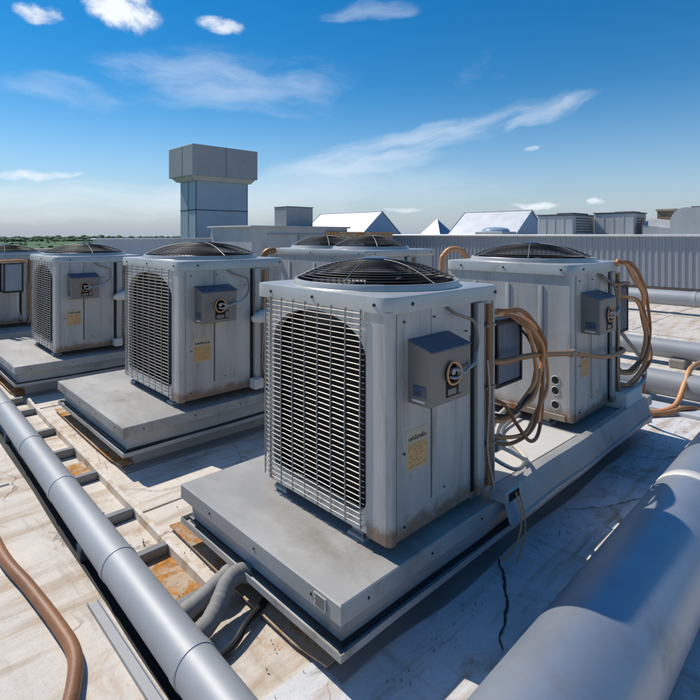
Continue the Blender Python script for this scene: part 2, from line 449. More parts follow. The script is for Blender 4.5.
class MB:
    def __init__(s):
        s.bm = bmesh.new()

    def box(s, x0, x1, y0, y1, z0, z1, bev=0.0, seg=1, mat=None):
        r = bmesh.ops.create_cube(s.bm, size=1)
        vs = r['verts']
        for v in vs:
            v.co = Vector(((x0 + x1) / 2 + v.co.x * (x1 - x0), (y0 + y1) / 2 + v.co.y * (y1 - y0), (z0 + z1) / 2 + v.co.z * (z1 - z0)))
        if mat is not None:
            for v in vs:
                v.co = mat @ v.co
        if bev > 0:
            es = list({e for v in vs for e in v.link_edges})
            bmesh.ops.bevel(s.bm, geom=es, offset=bev, segments=seg, affect='EDGES', profile=0.5)
        return s

    def tube(s, pts, r, seg=8, closed=False, caps=True):
        P = [Vector(p) for p in pts]
        n = len(P)
        rad = r if isinstance(r, (list, tuple)) else [r] * n
        rings = []
        up = None
        for i in range(n):
            if closed:
                tg = (P[(i + 1) % n] - P[i - 1])
            else:
                tg = P[min(i + 1, n - 1)] - P[max(i - 1, 0)]
            if tg.length < 1e-9:
                tg = Vector((0, 0, 1))
            tg.normalize()
            if up is None:
                up = Vector((0, 0, 1)) if abs(tg.z) < 0.9 else Vector((1, 0, 0))
            up = (up - tg * up.dot(tg))
            if up.length < 1e-6:
                up = tg.orthogonal()
            up.normalize()
            sd = tg.cross(up)
            rings.append([s.bm.verts.new(P[i] + (up * cos(2 * pi * k / seg) + sd * sin(2 * pi * k / seg)) * rad[i]) for k in range(seg)])
        m = n if closed else n - 1
        for i in range(m):
            A, B = rings[i], rings[(i + 1) % n]
            for k in range(seg):
                s.bm.faces.new((A[k], B[k], B[(k + 1) % seg], A[(k + 1) % seg]))
        if caps and not closed:
            s.bm.faces.new(rings[0])
            s.bm.faces.new(rings[-1][::-1])
        return s

    def prism(s, poly, z0, z1, bev=0.0, mat=None):
        lo = [s.bm.verts.new((p[0], p[1], z0)) for p in poly]
        hi = [s.bm.verts.new((p[0], p[1], z1)) for p in poly]
        n = len(poly)
        s.bm.faces.new(lo[::-1])
        top = s.bm.faces.new(hi)
        for i in range(n):
            s.bm.faces.new((lo[i], lo[(i + 1) % n], hi[(i + 1) % n], hi[i]))
        if bev:
            bmesh.ops.bevel(s.bm, geom=list(top.edges), offset=bev, segments=2, affect='EDGES', profile=0.5)
        if mat is not None:
            for v in lo + hi:
                v.co = mat @ v.co
        return s

    def loops(s, L, closed=True, cap0=False, cap1=False, flip=False):
        V = [[s.bm.verts.new(p) for p in lp] for lp in L]
        n = len(V[0])
        for A, B in zip(V, V[1:]):
            for k in range(n if closed else n - 1):
                f = (A[k], A[(k + 1) % n], B[(k + 1) % n], B[k])
                s.bm.faces.new(f[::-1] if flip else f)
        if cap0:
            s.bm.faces.new(V[0][::-1])
        if cap1:
            s.bm.faces.new(V[-1])
        return s

    def cyl(s, c, r, h, axis='Z', seg=16):
        d = {'X': Vector((1, 0, 0)), 'Y': Vector((0, 1, 0)), 'Z': Vector((0, 0, 1))}[axis]
        c = Vector(c)
        return s.tube([c, c + d * h], r, seg)

    def quad(s, a, b, c, d):
        s.bm.faces.new([s.bm.verts.new(p) for p in (a, b, c, d)])
        return s

    def build(s, name, mat, parent=None, smooth=35):
        bmesh.ops.recalc_face_normals(s.bm, faces=s.bm.faces)
        me = bpy.data.meshes.new(name)
        s.bm.to_mesh(me)
        s.bm.free()
        me.materials.append(M[mat] if isinstance(mat, str) else mat)
        if smooth:
            for p in me.polygons:
                p.use_smooth = True
            me.set_sharp_from_angle(angle=radians(smooth))
        o = bpy.data.objects.new(name, me)
        COL.objects.link(o)
        if parent is not None:
            o.parent = parent
        return o


def thing(name, label, cat, loc=(0, 0, 0), group=None, rz=0):
    o = bpy.data.objects.new(name, None)
    o.empty_display_size = 0.1
    o.location = loc
    o.rotation_euler = (0, 0, rz)
    COL.objects.link(o)
    o['label'] = label
    o['category'] = cat
    if group:
        o['group'] = group
    return o


def tag(o, label, cat, group=None, kind=None):
    if label:
        o['label'] = label
        o['category'] = cat
    if group:
        o['group'] = group
    if kind:
        o['kind'] = kind
    return o


def struct(o):
    o['kind'] = 'structure'
    return o


# ------------------------------------------------------------------ ground and roof
mb = MB()
mb.loops([[(r * cos(2 * pi * k / 96), r * sin(2 * pi * k / 96), -12) for k in range(96)] for r in (0.5, 30, 200, 800, 2600)], flip=True, cap0=True)
struct(mb.build('ground', 'field'))

# far tree belts: a mass of leaf clumps
mb = MB()
rnd = random.Random(3)
for i in range(2600):
    ang = rnd.uniform(-0.2, 2.4)
    R = rnd.choice((1250, 1650, 2100, 2400)) + rnd.uniform(-30, 30)
    h = rnd.uniform(5, 9) * (1.5 if rnd.random() < 0.08 else 1) * R / 2000
    w = h * rnd.uniform(0.7, 1.8)
    cx, cy = R * cos(ang), R * sin(ang)
    seg, rows = 7, 4
    L = []
    for j in range(rows + 1):
        t = j / rows
        rr = w * (0.75 + 0.25 * sin(pi * t)) * sqrt(max(0.02, 1 - t * t))
        L.append([(cx + rr * rnd.uniform(.75, 1.2) * cos(2 * pi * k / seg), cy + rr * rnd.uniform(.75, 1.2) * sin(2 * pi * k / seg), -12 + h * (0.05 + 0.95 * t) * rnd.uniform(.9, 1.05)) for k in range(seg)])
    mb.loops(L, cap1=True)
for i in range(260):
    ang = rnd.uniform(0.8, 2.0)
    R = rnd.uniform(420, 1100)
    h = rnd.uniform(1.2, 2.8)
    cx, cy = R * cos(ang), R * sin(ang)
    L = []
    for j in range(4):
        t = j / 3
        rr = h * 1.2 * sqrt(max(0.03, 1 - t * t))
        L.append([(cx + rr * rnd.uniform(.7, 1.2) * cos(2 * pi * k / 6), cy + rr * rnd.uniform(.7, 1.2) * sin(2 * pi * k / 6), -12 + h * t) for k in range(6)])
    mb.loops(L, cap1=True)
o = mb.build('distant_trees', 'leaf', smooth=0)
tag(o, 'dark green belt of far trees and bushes beyond the roof edge', 'trees', kind='stuff')

mb = MB()
mb.box(-7, 13.9, -9, 14, -11.9, -0.001)
struct(mb.build('roof_deck', 'roof', smooth=0))
# raised left deck with a wandering edge
mb = MB()
poly = [(-6.9, -8.9), (0.655, -8.9)]
v = -8.0
while v < 13.8:
    poly.append((0.655 + 0.007 * mnoise.noise(Vector((v * 1.7, 0, 0))) + 0.012 * mnoise.noise(Vector((v * 0.6, 5, 0))) + 0.010 * max(0, v - 1.4), v))
    v += 0.08
poly += [(0.79, 13.9), (-6.9, 13.9)]
mb.prism(poly, 0.0, 0.045, bev=0)
struct(mb.build('raised_roof_deck', 'roof', smooth=0))
# black strip painted as the shadow in the gap beside it
mb = MB()
mb.box(0.64, 0.745, -5, 13.5, 0.001, 0.006)
struct(mb.build('gap_shade_strip', 'seal', smooth=0))
# grimy membrane strip right of the long platform, base tinted for blue shade
mb = MB()
poly = []
v = -4
while v < 5.6:
    poly.append((v, 1.30))
    v += 1.2
mb.box(-4, 4.95, 0.15, 1.30, 0.0, 0.005)
struct(mb.build('membrane_strip', 'roof_grimy_shade', smooth=0))
# lap seams of the membrane: thin overlapping sheets
mb = MB()
for (x0, x1, y0, y1) in ((0.66, 1.17, 2.62, 2.625), ):
    pass
for y in (2.60, 4.72, 6.9, 9.0, 11.2):
    pts_lo, pts_hi = [], []
    x = 1.02
    while x < 13.5:
        w1 = 0.006 * mnoise.noise(Vector((x * 2, y, 1)))
        pts_lo.append((x, y + w1, 0))
        pts_hi.append((x, y + 0.10 + w1 * 0.7, 0))
        x += 0.2
    mb.prism([(p[0], p[1]) for p in pts_lo] + [(p[0], p[1]) for p in pts_hi[::-1]], 0.0, 0.005)
for x in (5.9, 8.1, 10.2, 12.3):
    mb.box(x, x + 0.1, -8, 13.8, 0.0, 0.008)
struct(mb.build('roof_seams', 'roof', smooth=0))
mb = MB()
for x in (-0.9, -2.6, 0.18):
    mb.box(x, x + 0.06, -8, 13.8, 0.04, 0.049)
for y in (0.3, 3.3, 6.2):
    mb.box(-6.8, 0.6, y, y + 0.08, 0.04, 0.052)
struct(mb.build('deck_seams', 'roof', smooth=0))


def crack(pts, w, z, name='roof_crack', mat='crack', seed=1):
    rn = random.Random(seed)
    P = [Vector((p[0], p[1], z)) for p in pts]
    fine = []
    for a, b in zip(P, P[1:]):
        k = max(2, int((b - a).length / 0.012))
        for i in range(k):
            q = a.lerp(b, i / k)
            d = (b - a).normalized()
            nrm = Vector((-d.y, d.x, 0))
            q = q + nrm * (0.012 * mnoise.noise(q * 16) + rn.uniform(-.0015, .0015))
            fine.append((q, nrm))
    A, B = [], []
    n = len(fine)
    for i, (q, nn) in enumerate(fine):
        ww = w * rn.uniform(0.25, 1.0) * sin(pi * (i + 0.5) / n) ** 0.4
        A.append(q + nn * ww)
        B.append(q - nn * ww)
    m2 = MB()
    va = [m2.bm.verts.new(p) for p in A]
    vb = [m2.bm.verts.new(p) for p in B]
    for i in range(n - 1):
        m2.bm.faces.new((va[i], va[i + 1], vb[i + 1], vb[i]))
    return struct(m2.build(name, mat, smooth=0))


crack([(2.02, 1.17), (1.86, 1.05), (1.74, 0.975), (1.62, 0.93), (1.55, 0.885)], 0.0075, 0.0085, seed=2)
crack([(2.6, 1.14), (2.75, 1.0), (3.1, 0.86), (3.3, 0.72)], 0.003, 0.0085, seed=3)
crack([(3.5, 1.18), (3.6, 0.98), (3.95, 0.8)], 0.003, 0.0085, seed=4)
crack([(0.1, 3.9), (0.28, 3.5), (0.33, 3.1), (0.52, 2.8)], 0.002, 0.049, seed=5)
crack([(1.03, 2.95), (1.2, 2.75), (1.5, 2.68)], 0.002, 0.0045, seed=9)


def stain(name, cx, cy, rx, ry, z, mat, seed):
    rn = random.Random(seed)
    poly = []
    for k in range(60):
        a = 2 * pi * k / 60
        r = 1 + 0.35 * mnoise.noise(Vector((cos(a) * 1.6, sin(a) * 1.6, seed))) + 0.12 * mnoise.noise(Vector((cos(a) * 5, sin(a) * 5, seed)))
        poly.append((cx + rx * r * cos(a), cy + ry * r * sin(a)))
    m2 = MB()
    m2.prism(poly, z - 0.003, z)
    return struct(m2.build(name, mat, smooth=0))


# ------------------------------------------------------------------ equipment platforms
def rect_loop(u0, u1, v0, v1, off, z, wob, seed):
    u0, u1, v0, v1 = u0 - off, u1 + off, v0 - off, v1 + off
    out = []

    def side(a, b):
        n = max(2, int((Vector(b) - Vector(a)).length / 0.09))
        for i in range(n):
            t = i / n
            x, y = a[0] + (b[0] - a[0]) * t, a[1] + (b[1] - a[1]) * t
            w = wob * mnoise.noise(Vector((x * 2.2 + seed, y * 2.2, z * 9)))
            w2 = wob * 0.8 * mnoise.noise(Vector((x * 2.2, y * 2.2 + seed, z * 9 + 4)))
            out.append((x + w, y + w, z + w2 * (0 if z < 0.02 else 1)))
    return side, out, (u0, u1, v0, v1)


def rloop(r, off, z, wob=0.0, seed=0, npts=None):
    u0, u1, v0, v1 = r
    # sample count fixed by the unexpanded rectangle, so that loops bridge
    out = []
    c = [(u0, v0), (u1, v0), (u1, v1), (u0, v1)]
    sg = [(-1, -1), (1, -1), (1, 1), (-1, 1)]
    for k in range(4):
        a, b = c[k], c[(k + 1) % 4]
        sa, sb = sg[k], sg[(k + 1) % 4]
        n = max(2, int((Vector(b) - Vector(a)).length / 0.09))
        A = (a[0] + sa[0] * off, a[1] + sa[1] * off)
        B = (b[0] + sb[0] * off, b[1] + sb[1] * off)
        for i in range(n):
            t = i / n
            x, y = A[0] + (B[0] - A[0]) * t, A[1] + (B[1] - A[1]) * t
            w = wob * mnoise.noise(Vector((x * 2.2 + seed, y * 2.2, off * 30)))
            w2 = wob * 0.8 * mnoise.noise(Vector((x * 2.0, y * 2.0 + seed, off * 30 + 4)))
            out.append((x + w, y + w, z + (0 if z < 0.02 else w2)))
    return out


def platform(u0, u1, v0, v1, label, group, seed=1, zt=0.28, capmat='cap', pan=True):
    cu, cv = (u0 + u1) / 2, (v0 + v1) / 2
    t = thing('equipment_platform', label, 'equipment platform', (cu, cv, 0), group)
    r = (u0 - cu, u1 - cu, v0 - cv, v1 - cv)
    m2 = MB()
    z0 = zt - 0.062
    m2.loops([rloop(r, -0.008, z0), rloop(r, 0, z0, .002, seed), rloop(r, 0.0, zt - 0.004, .002, seed), rloop(r, -0.004, zt, 0.002, seed), rloop(r, -0.03, zt + 0.001)], cap1=True)
    m2.build('cap', capmat, t)
    spots = []
    q = r[0] + 0.12
    while q < r[1]:
        spots.append(((q, r[2] + 0.001, z0 + 0.03), (q, r[2] - 0.003, z0 + 0.03)))
        q += 0.33
    q = r[2] + 0.14
    while q < r[3]:
        spots.append(((r[0] + 0.001, q, z0 + 0.03), (r[0] - 0.003, q, z0 + 0.03)))
        q += 0.33
    for sp_ in spots:
        m2 = MB()
        m2.tube(sp_, 0.0045, 8)
        m2.build('rivet', 'screw', t)
    m2 = MB()   # wall
    m2.loops([rloop(r, -0.012, z0), rloop(r, -0.035, z0 - 0.002), rloop(r, -0.038, 0.15, .005, seed), rloop(r, -0.034, 0.132, .005, seed)])
    m2.build('curb_wall', 'curb', t)
    m2 = MB()   # folded lip / tray
    m2.loops([rloop(r, -0.036, 0.116, .004, seed), rloop(r, -0.006, 0.112, .006, seed), rloop(r, -0.004, 0.130, .006, seed), rloop(r, 0.0, 0.131, .006, seed),
              rloop(r, 0.001, 0.108, .006, seed), rloop(r, -0.04, 0.098, .004, seed)])
    m2.build('folded_lip', 'curb', t)
    m2 = MB()
    P = rloop(r, -0.033, 0.127, .005, seed)
    m2.tube(P, 0.010, 8, closed=True)
    m2.build('seal_roll', 'seal', t)
    m2 = MB()
    m2.loops([rloop(r, -0.038, 0.131), rloop(r, -0.04, 0.10), rloop(r, -0.10, 0.099), rloop(r, -0.10, 0.01), rloop(r, -0.085, 0.010, .004, seed), rloop(r, -0.08, 0.0)])
    m2.build('curb_base', 'curb', t)
    m2 = MB()
    m2.loops([rloop(r, -0.10, 0.014), rloop(r, -0.06, 0.012, .01, seed), rloop(r, -0.045, 0.011, .01, seed), rloop(r, -0.02, 0.010, .03, seed), rloop(r, -0.019, 0.004, .03, seed)])
    m2.build('roof_flashing', 'flash', t)
    if pan:
        m2 = MB()
        rr = r
        m2.prism([(rr[0] + 0.010, rr[2] + .25), (rr[0] + 0.03, rr[2] + .10), (rr[0] + 0.095, rr[2] + .10), (rr[0] + 0.095, rr[3] + .15), (rr[0] + 0.02, rr[3] + .16), (rr[0] + 0.008, (rr[2] + rr[3]) / 2)], 0.016, 0.022)
        o = m2.build('drip_pan', 'rustpan', t, smooth=0)
        o['label'] = 'rust filled drip pan along the platform foot'
    return t


G = 'sheet metal equipment platforms under the condensing units'
plat1 = platform(1.055, 4.02, 1.14, 2.20, 'long grey platform carrying the biggest grille unit and the unit with hose loops behind it', G, 1)
plat2 = platform(1.115, 2.75, 3.06, 4.40, 'grey platform under the middle unit of the left row, second from the camera', G, 2)
plat3 = platform(0.965, 2.75, 5.10, 6.55, 'grey platform under the farther left unit near the green field edge', G, 3)
plat4 = platform(0.2, 2.0, 6.93, 8.1, 'partly seen far platform at the left edge of the photo', G, 4)
plat5 = platform(3.05, 4.55, 3.0, 4.85, 'platform hidden behind the biggest unit, under the twin fan unit', G, 5, pan=False)
# printed sticker on the platform lip, torn metal by the conduit boot
mb = MB()
mb.box(1.050, 1.0535, 1.205, 1.262, 0.226, 0.268)
o = mb.build('sticker', 'pale', smooth=0)
o.parent = plat1
o.matrix_parent_inverse = Matrix.Translation(Vector(plat1.location)).inverted()
mb = MB()
for k in range(5):
    mb.box(1.0493, 1.0502, 1.210, 1.257 - 0.004 * (k % 2), 0.232 + 0.007 * k, 0.2345 + 0.007 * k)
o = mb.build('sticker_print', 'ink', smooth=0)
o.parent = plat1
o.matrix_parent_inverse = Matrix.Translation(Vector(plat1.location)).inverted()


def pchild(o, t):
    o.parent = t
    o.matrix_parent_inverse = Matrix.Translation(Vector(t.location)).inverted()
    return o


# sheet painted paler than the cap, as sunlit, between the two units
mb = MB()
mb.prism([(2.06, 1.22), (2.90, 1.20), (2.91, 2.15), (2.07, 2.16)], 0.281, 0.285)
pchild(mb.build('sunlit_cap_sheet', 'sunlit_cap', smooth=0), plat1)
# raised side flange along the right edge, from the first unit back
mb = MB()
L = []
x = 1.98
while x < 3.88:
    w1 = 0.006 * mnoise.noise(Vector((x * 3, 1, 1)))
    w2 = 0.008 * mnoise.noise(Vector((x * 2.3, 7, 1)))
    L.append([(x, 1.175 + w1, 0.283), (x, 1.165 + w1, 0.305), (x, 1.135 + w2, 0.300), (x, 1.098 + w2, 0.190 + w1), (x, 1.090 + w2, 0.188), (x, 1.088 + w2, 0.176), (x, 1.105 + w2, 0.177)])
    x += 0.09
mb.loops(L, closed=False)
o = mb.build('side_flange', 'curb', smooth=40)
sm = o.modifiers.new('thick', 'SOLIDIFY')
sm.thickness = 0.003
pchild(o, plat1)


# ------------------------------------------------------------------ condensing units
def rrect(W, D, r4, n=6, off=0.0):
    """rounded rectangle (0,0)-(W,D) counter-clockwise; r4 = radii at (0,0),(W,0),(W,D),(0,D)"""
    c = [(0, 0, pi, r4[0]), (W, 0, 1.5 * pi, r4[1]), (W, D, 0, r4[2]), (0, D, 0.5 * pi, r4[3])]
    out = []
    for (x, y, a0, r) in c:
        cx = x + (r if x == 0 else -r)
        cy = y + (r if y == 0 else -r)
        for i in range(n + 1):
            a = a0 + (pi / 2) * i / n
            out.append((cx + (r + off) * cos(a), cy + (r + off) * sin(a)))
    return out


def ray_rrect(W, D, r, ang, off=0):
    """distance-free point on rounded rect centred at 0 in direction ang"""
    hx, hy = W / 2 + off, D / 2 + off
    rr = max(0.002, r + off)
    dx, dy = cos(ang), sin(ang)
    lo, hi = 0, hx + hy + 1
    for _ in range(30):
        m = (lo + hi) / 2
        x, y = abs(dx * m), abs(dy * m)
        qx, qy = x - (hx - rr), y - (hy - rr)
        d = sqrt(max(qx, 0) ** 2 + max(qy, 0) ** 2) + min(max(qx, qy), 0) - rr
        if d > 0:
            hi = m
        else:
            lo = m
    return dx * lo, dy * lo


def fan_assembly(t, cx, cy, R, H, k, ey=1.0):
    zr = H + 0.024 * k
    hd = 0.082 * k
    m2 = MB()
    nr = 17
    for i in range(nr):
        r = R * (0.16 + 0.84 * i / (nr - 1))
        q = r / R
        z = zr + hd * (1 - q ** 2.4)
        m2.tube([(cx + r * cos(2 * pi * j / 56), cy + ey * r * sin(2 * pi * j / 56), z) for j in range(56)], 0.0026 * k, 5, closed=True)
    g = m2.build('fan_guard', 'blackwire', t)
    m2 = MB()
    for j in range(6):
        a = 2 * pi * (j + 0.35) / 6
        pts = []
        for i in range(13):
            r = R * (0.10 + 0.92 * i / 12)
            q = min(1, r / R)
            pts.append((cx + r * cos(a), cy + ey * r * sin(a), zr + hd * (1 - q ** 2.4) + 0.003))
        m2.tube(pts, 0.0022 * k, 5)
    m2.build('guard_ribs', 'ribwire', g)
    m2 = MB()
    m2.tube([(cx, cy, zr + hd - 0.01), (cx, cy, zr + hd + 0.006), (cx, cy, zr + hd + 0.010)], [R * 0.19, R * 0.19, R * 0.13], 28)
    m2.build('centre_cap', 'boxtop', g)
    # fan below
    m2 = MB()
    m2.cyl((cx, cy, H - 0.10), R * 0.2, 0.09, seg=20)
    for b in range(4):
        a0 = 2 * pi * b / 4 + 0.4
        L = []
        for i in range(7):
            r = R * (0.18 + 0.76 * i / 6)
            tw = 0.55 - 0.25 * i / 6
            sw = 0.25 * (i / 6) ** 1.5
            L.append([(cx + r * cos(a0 + sw + q * tw), cy + r * sin(a0 + sw + q * tw), H - 0.05 - 0.06 * q) for q in (-1, -.5, 0, .5, 1)])
        m2.loops(L, closed=False)
    m2.build('fan', 'blade', t)
    m2 = MB()
    L = []
    for (r, z) in ((R * 0.985, zr - 0.004), (R * 0.985, H - 0.14), (R * 0.9, H - 0.16)):
        L.append([(cx + r * cos(2 * pi * j / 48), cy + ey * r * sin(2 * pi * j / 48), z) for j in range(48)])
    m2.loops(L, cap1=True)
    m2.build('fan_shroud', 'black', t)


def make_unit(loc, W, D, H, variant, label, group, box_right=False, fans=1, pane_y=0.1, seed=0, nested=True, valve=False, box=True):
    k = H / 0.85
    rn = random.Random(seed + 50)
    t = thing('condensing_unit', label, 'air conditioner', loc, group)
    zb, zt = 0.0, H - 0.055 * k
    r4 = (0.02, 0.02, 0.03, 0.12 * k if variant == 'grille' else 0.03)
    out = rrect(W, D, r4)
    ytop = D - r4[3]
    yo0, yo1 = 0.112 * k, D - 0.125 * k        # opening in y
    # --- cabinet
    m2 = MB()
    n = len(out)
    # reorder so that it starts just after the -x flat side: corner (0,0) first .. ends at (0, D-r)
    m2.loops([[(p[0], p[1], zb) for p in out], [(p[0], p[1], zt) for p in out]], closed=False, flip=True)
    if variant == 'panel':
        m2.quad((0, ytop, zb), (0, r4[0], zb), (0, r4[0], zt), (0, ytop, zt))
    m2.prism(rrect(W, D, r4, off=-0.004), zb, zb + 0.012)
    if variant == 'grille':
        # sheet with an arched opening
        zo0, zo1 = 0.062 * k, zt - 0.028 * k
        ym, hw = (yo0 + yo1) / 2, (yo1 - yo0) / 2

        def edge(z):
            top, bot = zo1, zo0
            e = hw
            ra = 0.20 * k
            if z > top - ra * 0.75:
                q = (z - (top - ra * 0.75)) / (ra * 0.75)
                e = hw * (1 - 0.55 * (1 - sqrt(max(0, 1 - q * q))) * 1.8) if q < 1 else 0.0
                e = max(e, 0.0)
            rb = 0.05 * k
            if z < bot + rb:
                q = (bot + rb - z) / rb
                e = hw - rb * (1 - sqrt(max(0, 1 - q * q)))
            return e
        zs = [zb, zo0] + [zo0 + 0.05 * k * (i / 5) for i in range(1, 6)] + [zo0 + 0.05 * k + (zo1 - 0.15 * k - zo0 - 0.05 * k) * i / 4 for i in range(1, 5)] + \
             [zo1 - 0.15 * k + 0.15 * k * sin(pi / 2 * i / 14) for i in range(1, 15)] + [zt]
        s2 = MB()
        for a, b in zip(zs, zs[1:]):
            if b <= zo0 + 1e-6 or a >= zo1 - 1e-6:
                s2.quad((0, ytop, a), (0, r4[0], a), (0, r4[0], b), (0, ytop, b))
                continue
            ea, eb = edge(a), edge(b)
            s2.quad((0, ytop, a), (0, ym + ea, a), (0, ym + eb, b), (0, ytop, b))
            s2.quad((0, ym - ea, a), (0, r4[0], a), (0, r4[0], b), (0, ym - eb, b))
            for sg in (1, -1):
                s2.quad((0, ym + sg * ea, a), (0.035, ym + sg * ea, a), (0.035, ym + sg * eb, b), (0, ym + sg * eb, b))
        ee = edge(zo1 - 1e-4)
        s2.quad((0, ym - ee, zo1), (0, ym + ee, zo1), (0.035, ym + ee, zo1), (0.035, ym - ee, zo1))
        s2.quad((0, ym - hw, zo0), (0, ym + hw, zo0), (0.035, ym + hw, zo0), (0.035, ym - hw, zo0))
    m2.build('cabinet', 'cab', t)
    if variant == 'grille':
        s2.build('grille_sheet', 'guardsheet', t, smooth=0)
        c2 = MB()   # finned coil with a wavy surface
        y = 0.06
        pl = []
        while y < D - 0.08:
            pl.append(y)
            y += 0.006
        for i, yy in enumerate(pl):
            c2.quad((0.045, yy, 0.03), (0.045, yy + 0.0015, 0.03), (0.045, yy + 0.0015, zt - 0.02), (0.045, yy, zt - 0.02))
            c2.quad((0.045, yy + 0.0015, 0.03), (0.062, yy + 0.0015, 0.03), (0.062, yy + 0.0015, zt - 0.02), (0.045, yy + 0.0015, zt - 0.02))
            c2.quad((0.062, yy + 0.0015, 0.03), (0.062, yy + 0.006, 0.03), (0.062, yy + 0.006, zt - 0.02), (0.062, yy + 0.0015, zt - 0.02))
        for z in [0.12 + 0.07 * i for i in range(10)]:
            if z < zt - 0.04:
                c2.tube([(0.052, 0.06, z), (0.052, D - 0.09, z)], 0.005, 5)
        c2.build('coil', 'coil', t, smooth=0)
        # wire guard following the plan outline
        w2 = MB()
        offw = 0.013 * k
        rad = r4[3]

        def path(o_, z):
            P = [(-o_, 0.108 * k, z)]
            yy = 0.2 * k
            while yy < D - rad - 0.02:
                P.append((-o_ - 0.003 * sin(pi * (yy / D)), yy, z))
                yy += 0.09
            for i in range(9):
                a = pi - (pi / 2) * i / 8
                P.append((rad + (rad + o_) * cos(a), D - rad + (rad + o_) * sin(a), z))
            P.append((rad + 0.18, D + o_, z))
            return P
        nw = 37
        z = 0.028 * k
        dz = (zt - 0.012 - z) / nw
        for i in range(nw + 1):
            zz = z + dz * i
            P = [(p[0], p[1], p[2] + 0.0016 * mnoise.noise(Vector((p[1] * 5, p[0] * 5 + seed, zz * 6)))) for p in path(offw, zz)]
            w2.tube(P, 0.0019 * k, 5)
        for yy in [0.125 * k + (D - rad - 0.125 * k) * i / 7 for i in range(8)]:
            w2.tube([(-offw - 0.002, yy, 0.014), (-offw - 0.004, yy + 0.002, H * 0.45), (-offw - 0.002, yy, zt + 0.004)], 0.0026 * k, 5)
            for zz in (0.02, zt - 0.004):
                w2.tube([(-offw - 0.002, yy, zz), (0.004, yy, zz)], 0.0026 * k, 5)
        for i in (2, 4, 6, 8):
            a = pi - (pi / 2) * i / 8
            x_, y_ = rad + (rad + offw + 0.003) * cos(a), D - rad + (rad + offw + 0.003) * sin(a)
            w2.tube([(x_, y_, 0.014), (x_, y_, zt + 0.004)], 0.0026 * k, 5)
        w2.build('wire_guard', 'wire', t)
        # front corner post
        p2 = MB()
        pr = [(-0.005, 0.104 * k)] + [(0.017 + 0.022 * cos(pi + pi / 2 * i / 6), 0.017 + 0.022 * sin(pi + pi / 2 * i / 6)) for i in range(7)] + [(0.030, -0.005), (0.030, 0.004), (0.004, 0.03), (0.004, 0.104 * k)]
        p2.prism(pr, -0.004, zt + 0.002)
        p2.build('corner_post', 'cab', t, smooth=30)
    else:
        # embossed ribs and round knock-outs on the blank side
        for yy in (0.22 * D, 0.47 * D, 0.74 * D):
            p2 = MB()
            p2.box(-0.008, 0.001, yy - 0.016, yy + 0.016, 0.22 * H, 0.86 * H, 0.006, 2)
            p2.build('embossed_rib', 'cab', t)
        p2 = MB()
        p2.box(-0.012, 0.0, 0.04, D - 0.03, 0.0, 0.035, 0.003)
        p2.build('bottom_rail', 'rustpost', t)
        for zz in (0.215, 0.158, 0.080):
            p2 = MB()
            P = [(0.0, 0.10 + 0.024 * cos(2 * pi * j / 24), zz * k + 0.024 * sin(2 * pi * j / 24)) for j in range(24)]
            p2.tube(P, 0.0045, 6, closed=True)
            o1 = p2.build('knockout', 'cab', t)
            p2 = MB()
            p2.cyl((-0.003, 0.10, zz * k), 0.0225, 0.003, 'X', 20)
            p2.build('knockout_hole', 'hole', o1)
    # --- top plate, ring and fan(s)
    cxs = [(W / 2, D / 2)] if fans == 1 else [(W / 2 + 0.0, D * 0.27), (W / 2 + 0.0, D * 0.73)]
    R = (min(W, D) * 0.5 if fans == 1 else min(W, D / 2) * 0.5) * 0.985 - 0.004
    m2 = MB()
    NA = 180
    angs = [2 * pi * i / NA for i in range(NA)]
    if fans == 1:
        rc = 0.045 * k

        def rl(off, z):
            return [(W / 2 + x, D / 2 + y, z) for x, y in (ray_rrect(W, D, rc, a, off) for a in angs)]

        def cl_(r, z):
            return [(W / 2 + r * cos(a), D / 2 + r * ey * sin(a), z) for a in angs]
        rin = W / 2 - 0.004
        ey = (D / 2 - 0.02) / rin
        m2.loops([rl(0.002, zt - 0.004), rl(0.012, zt - 0.004), rl(0.012, H - 0.006), rl(0.010, H - 0.002), rl(0.006, H), cl_(rin + 0.002, H + 0.001), cl_(rin, H + 0.003),
                  cl_(rin - 0.003, H + 0.022 * k), cl_(rin - 0.006, H + 0.026 * k), cl_(rin - 0.016, H + 0.026 * k), cl_(rin - 0.016, H - 0.02)])
        R = rin - 0.012
    else:
        m2.box(-0.012, W + 0.012, -0.012, D + 0.012, zt - 0.004, H, 0.008, 2)
        for (cx, cy) in cxs:
            L = []
            for (r, z) in ((R + 0.03, H), (R + 0.015, H + 0.03), (R, H + 0.03), (R, H)):
                L.append([(cx + r * cos(a), cy + r * sin(a), z) for a in angs])
            m2.loops(L)
            L = [[(cx + r * cos(a), cy + r * sin(a), H + 0.002) for a in angs] for r in (R, 0.01)]
    m2.build('top_panel', 'top', t)
    for (cx, cy) in cxs:
        if fans == 1:
            fan_assembly(t, cx, cy, R, H, k, ey)
        else:
            fan_assembly_flat(t, cx, cy, R, H, k)
    # --- screws on the top panel and post
    tp = t
    for (x, y, z, ax) in [(-0.012, 0.06 * k, H - 0.03, 'X'), (-0.012, 0.5 * D, H - 0.03, 'X'), (-0.012, D - 0.12, H - 0.03, 'X'), (0.11 * k, -0.012, H - 0.03, 'Y'), (W - 0.03, -0.012, H - 0.03, 'Y')]:
        s3 = MB()
        if ax == 'X':
            s3.tube([(x + 0.002, y, z), (x - 0.003, y, z), (x - 0.005, y, z)], [0.0065, 0.0065, 0.004], 12)
        else:
            s3.tube([(x, y + 0.002, z), (x, y - 0.003, z), (x, y - 0.005, z)], [0.0065, 0.0065, 0.004], 12)
        s3.build('screw', 'screw', tp)
    # --- service side (-y)
    s3 = MB()
    s3.box(0.036, 0.222 * k, -0.007, 0.0, 0.02, zt - 0.004, 0.002)
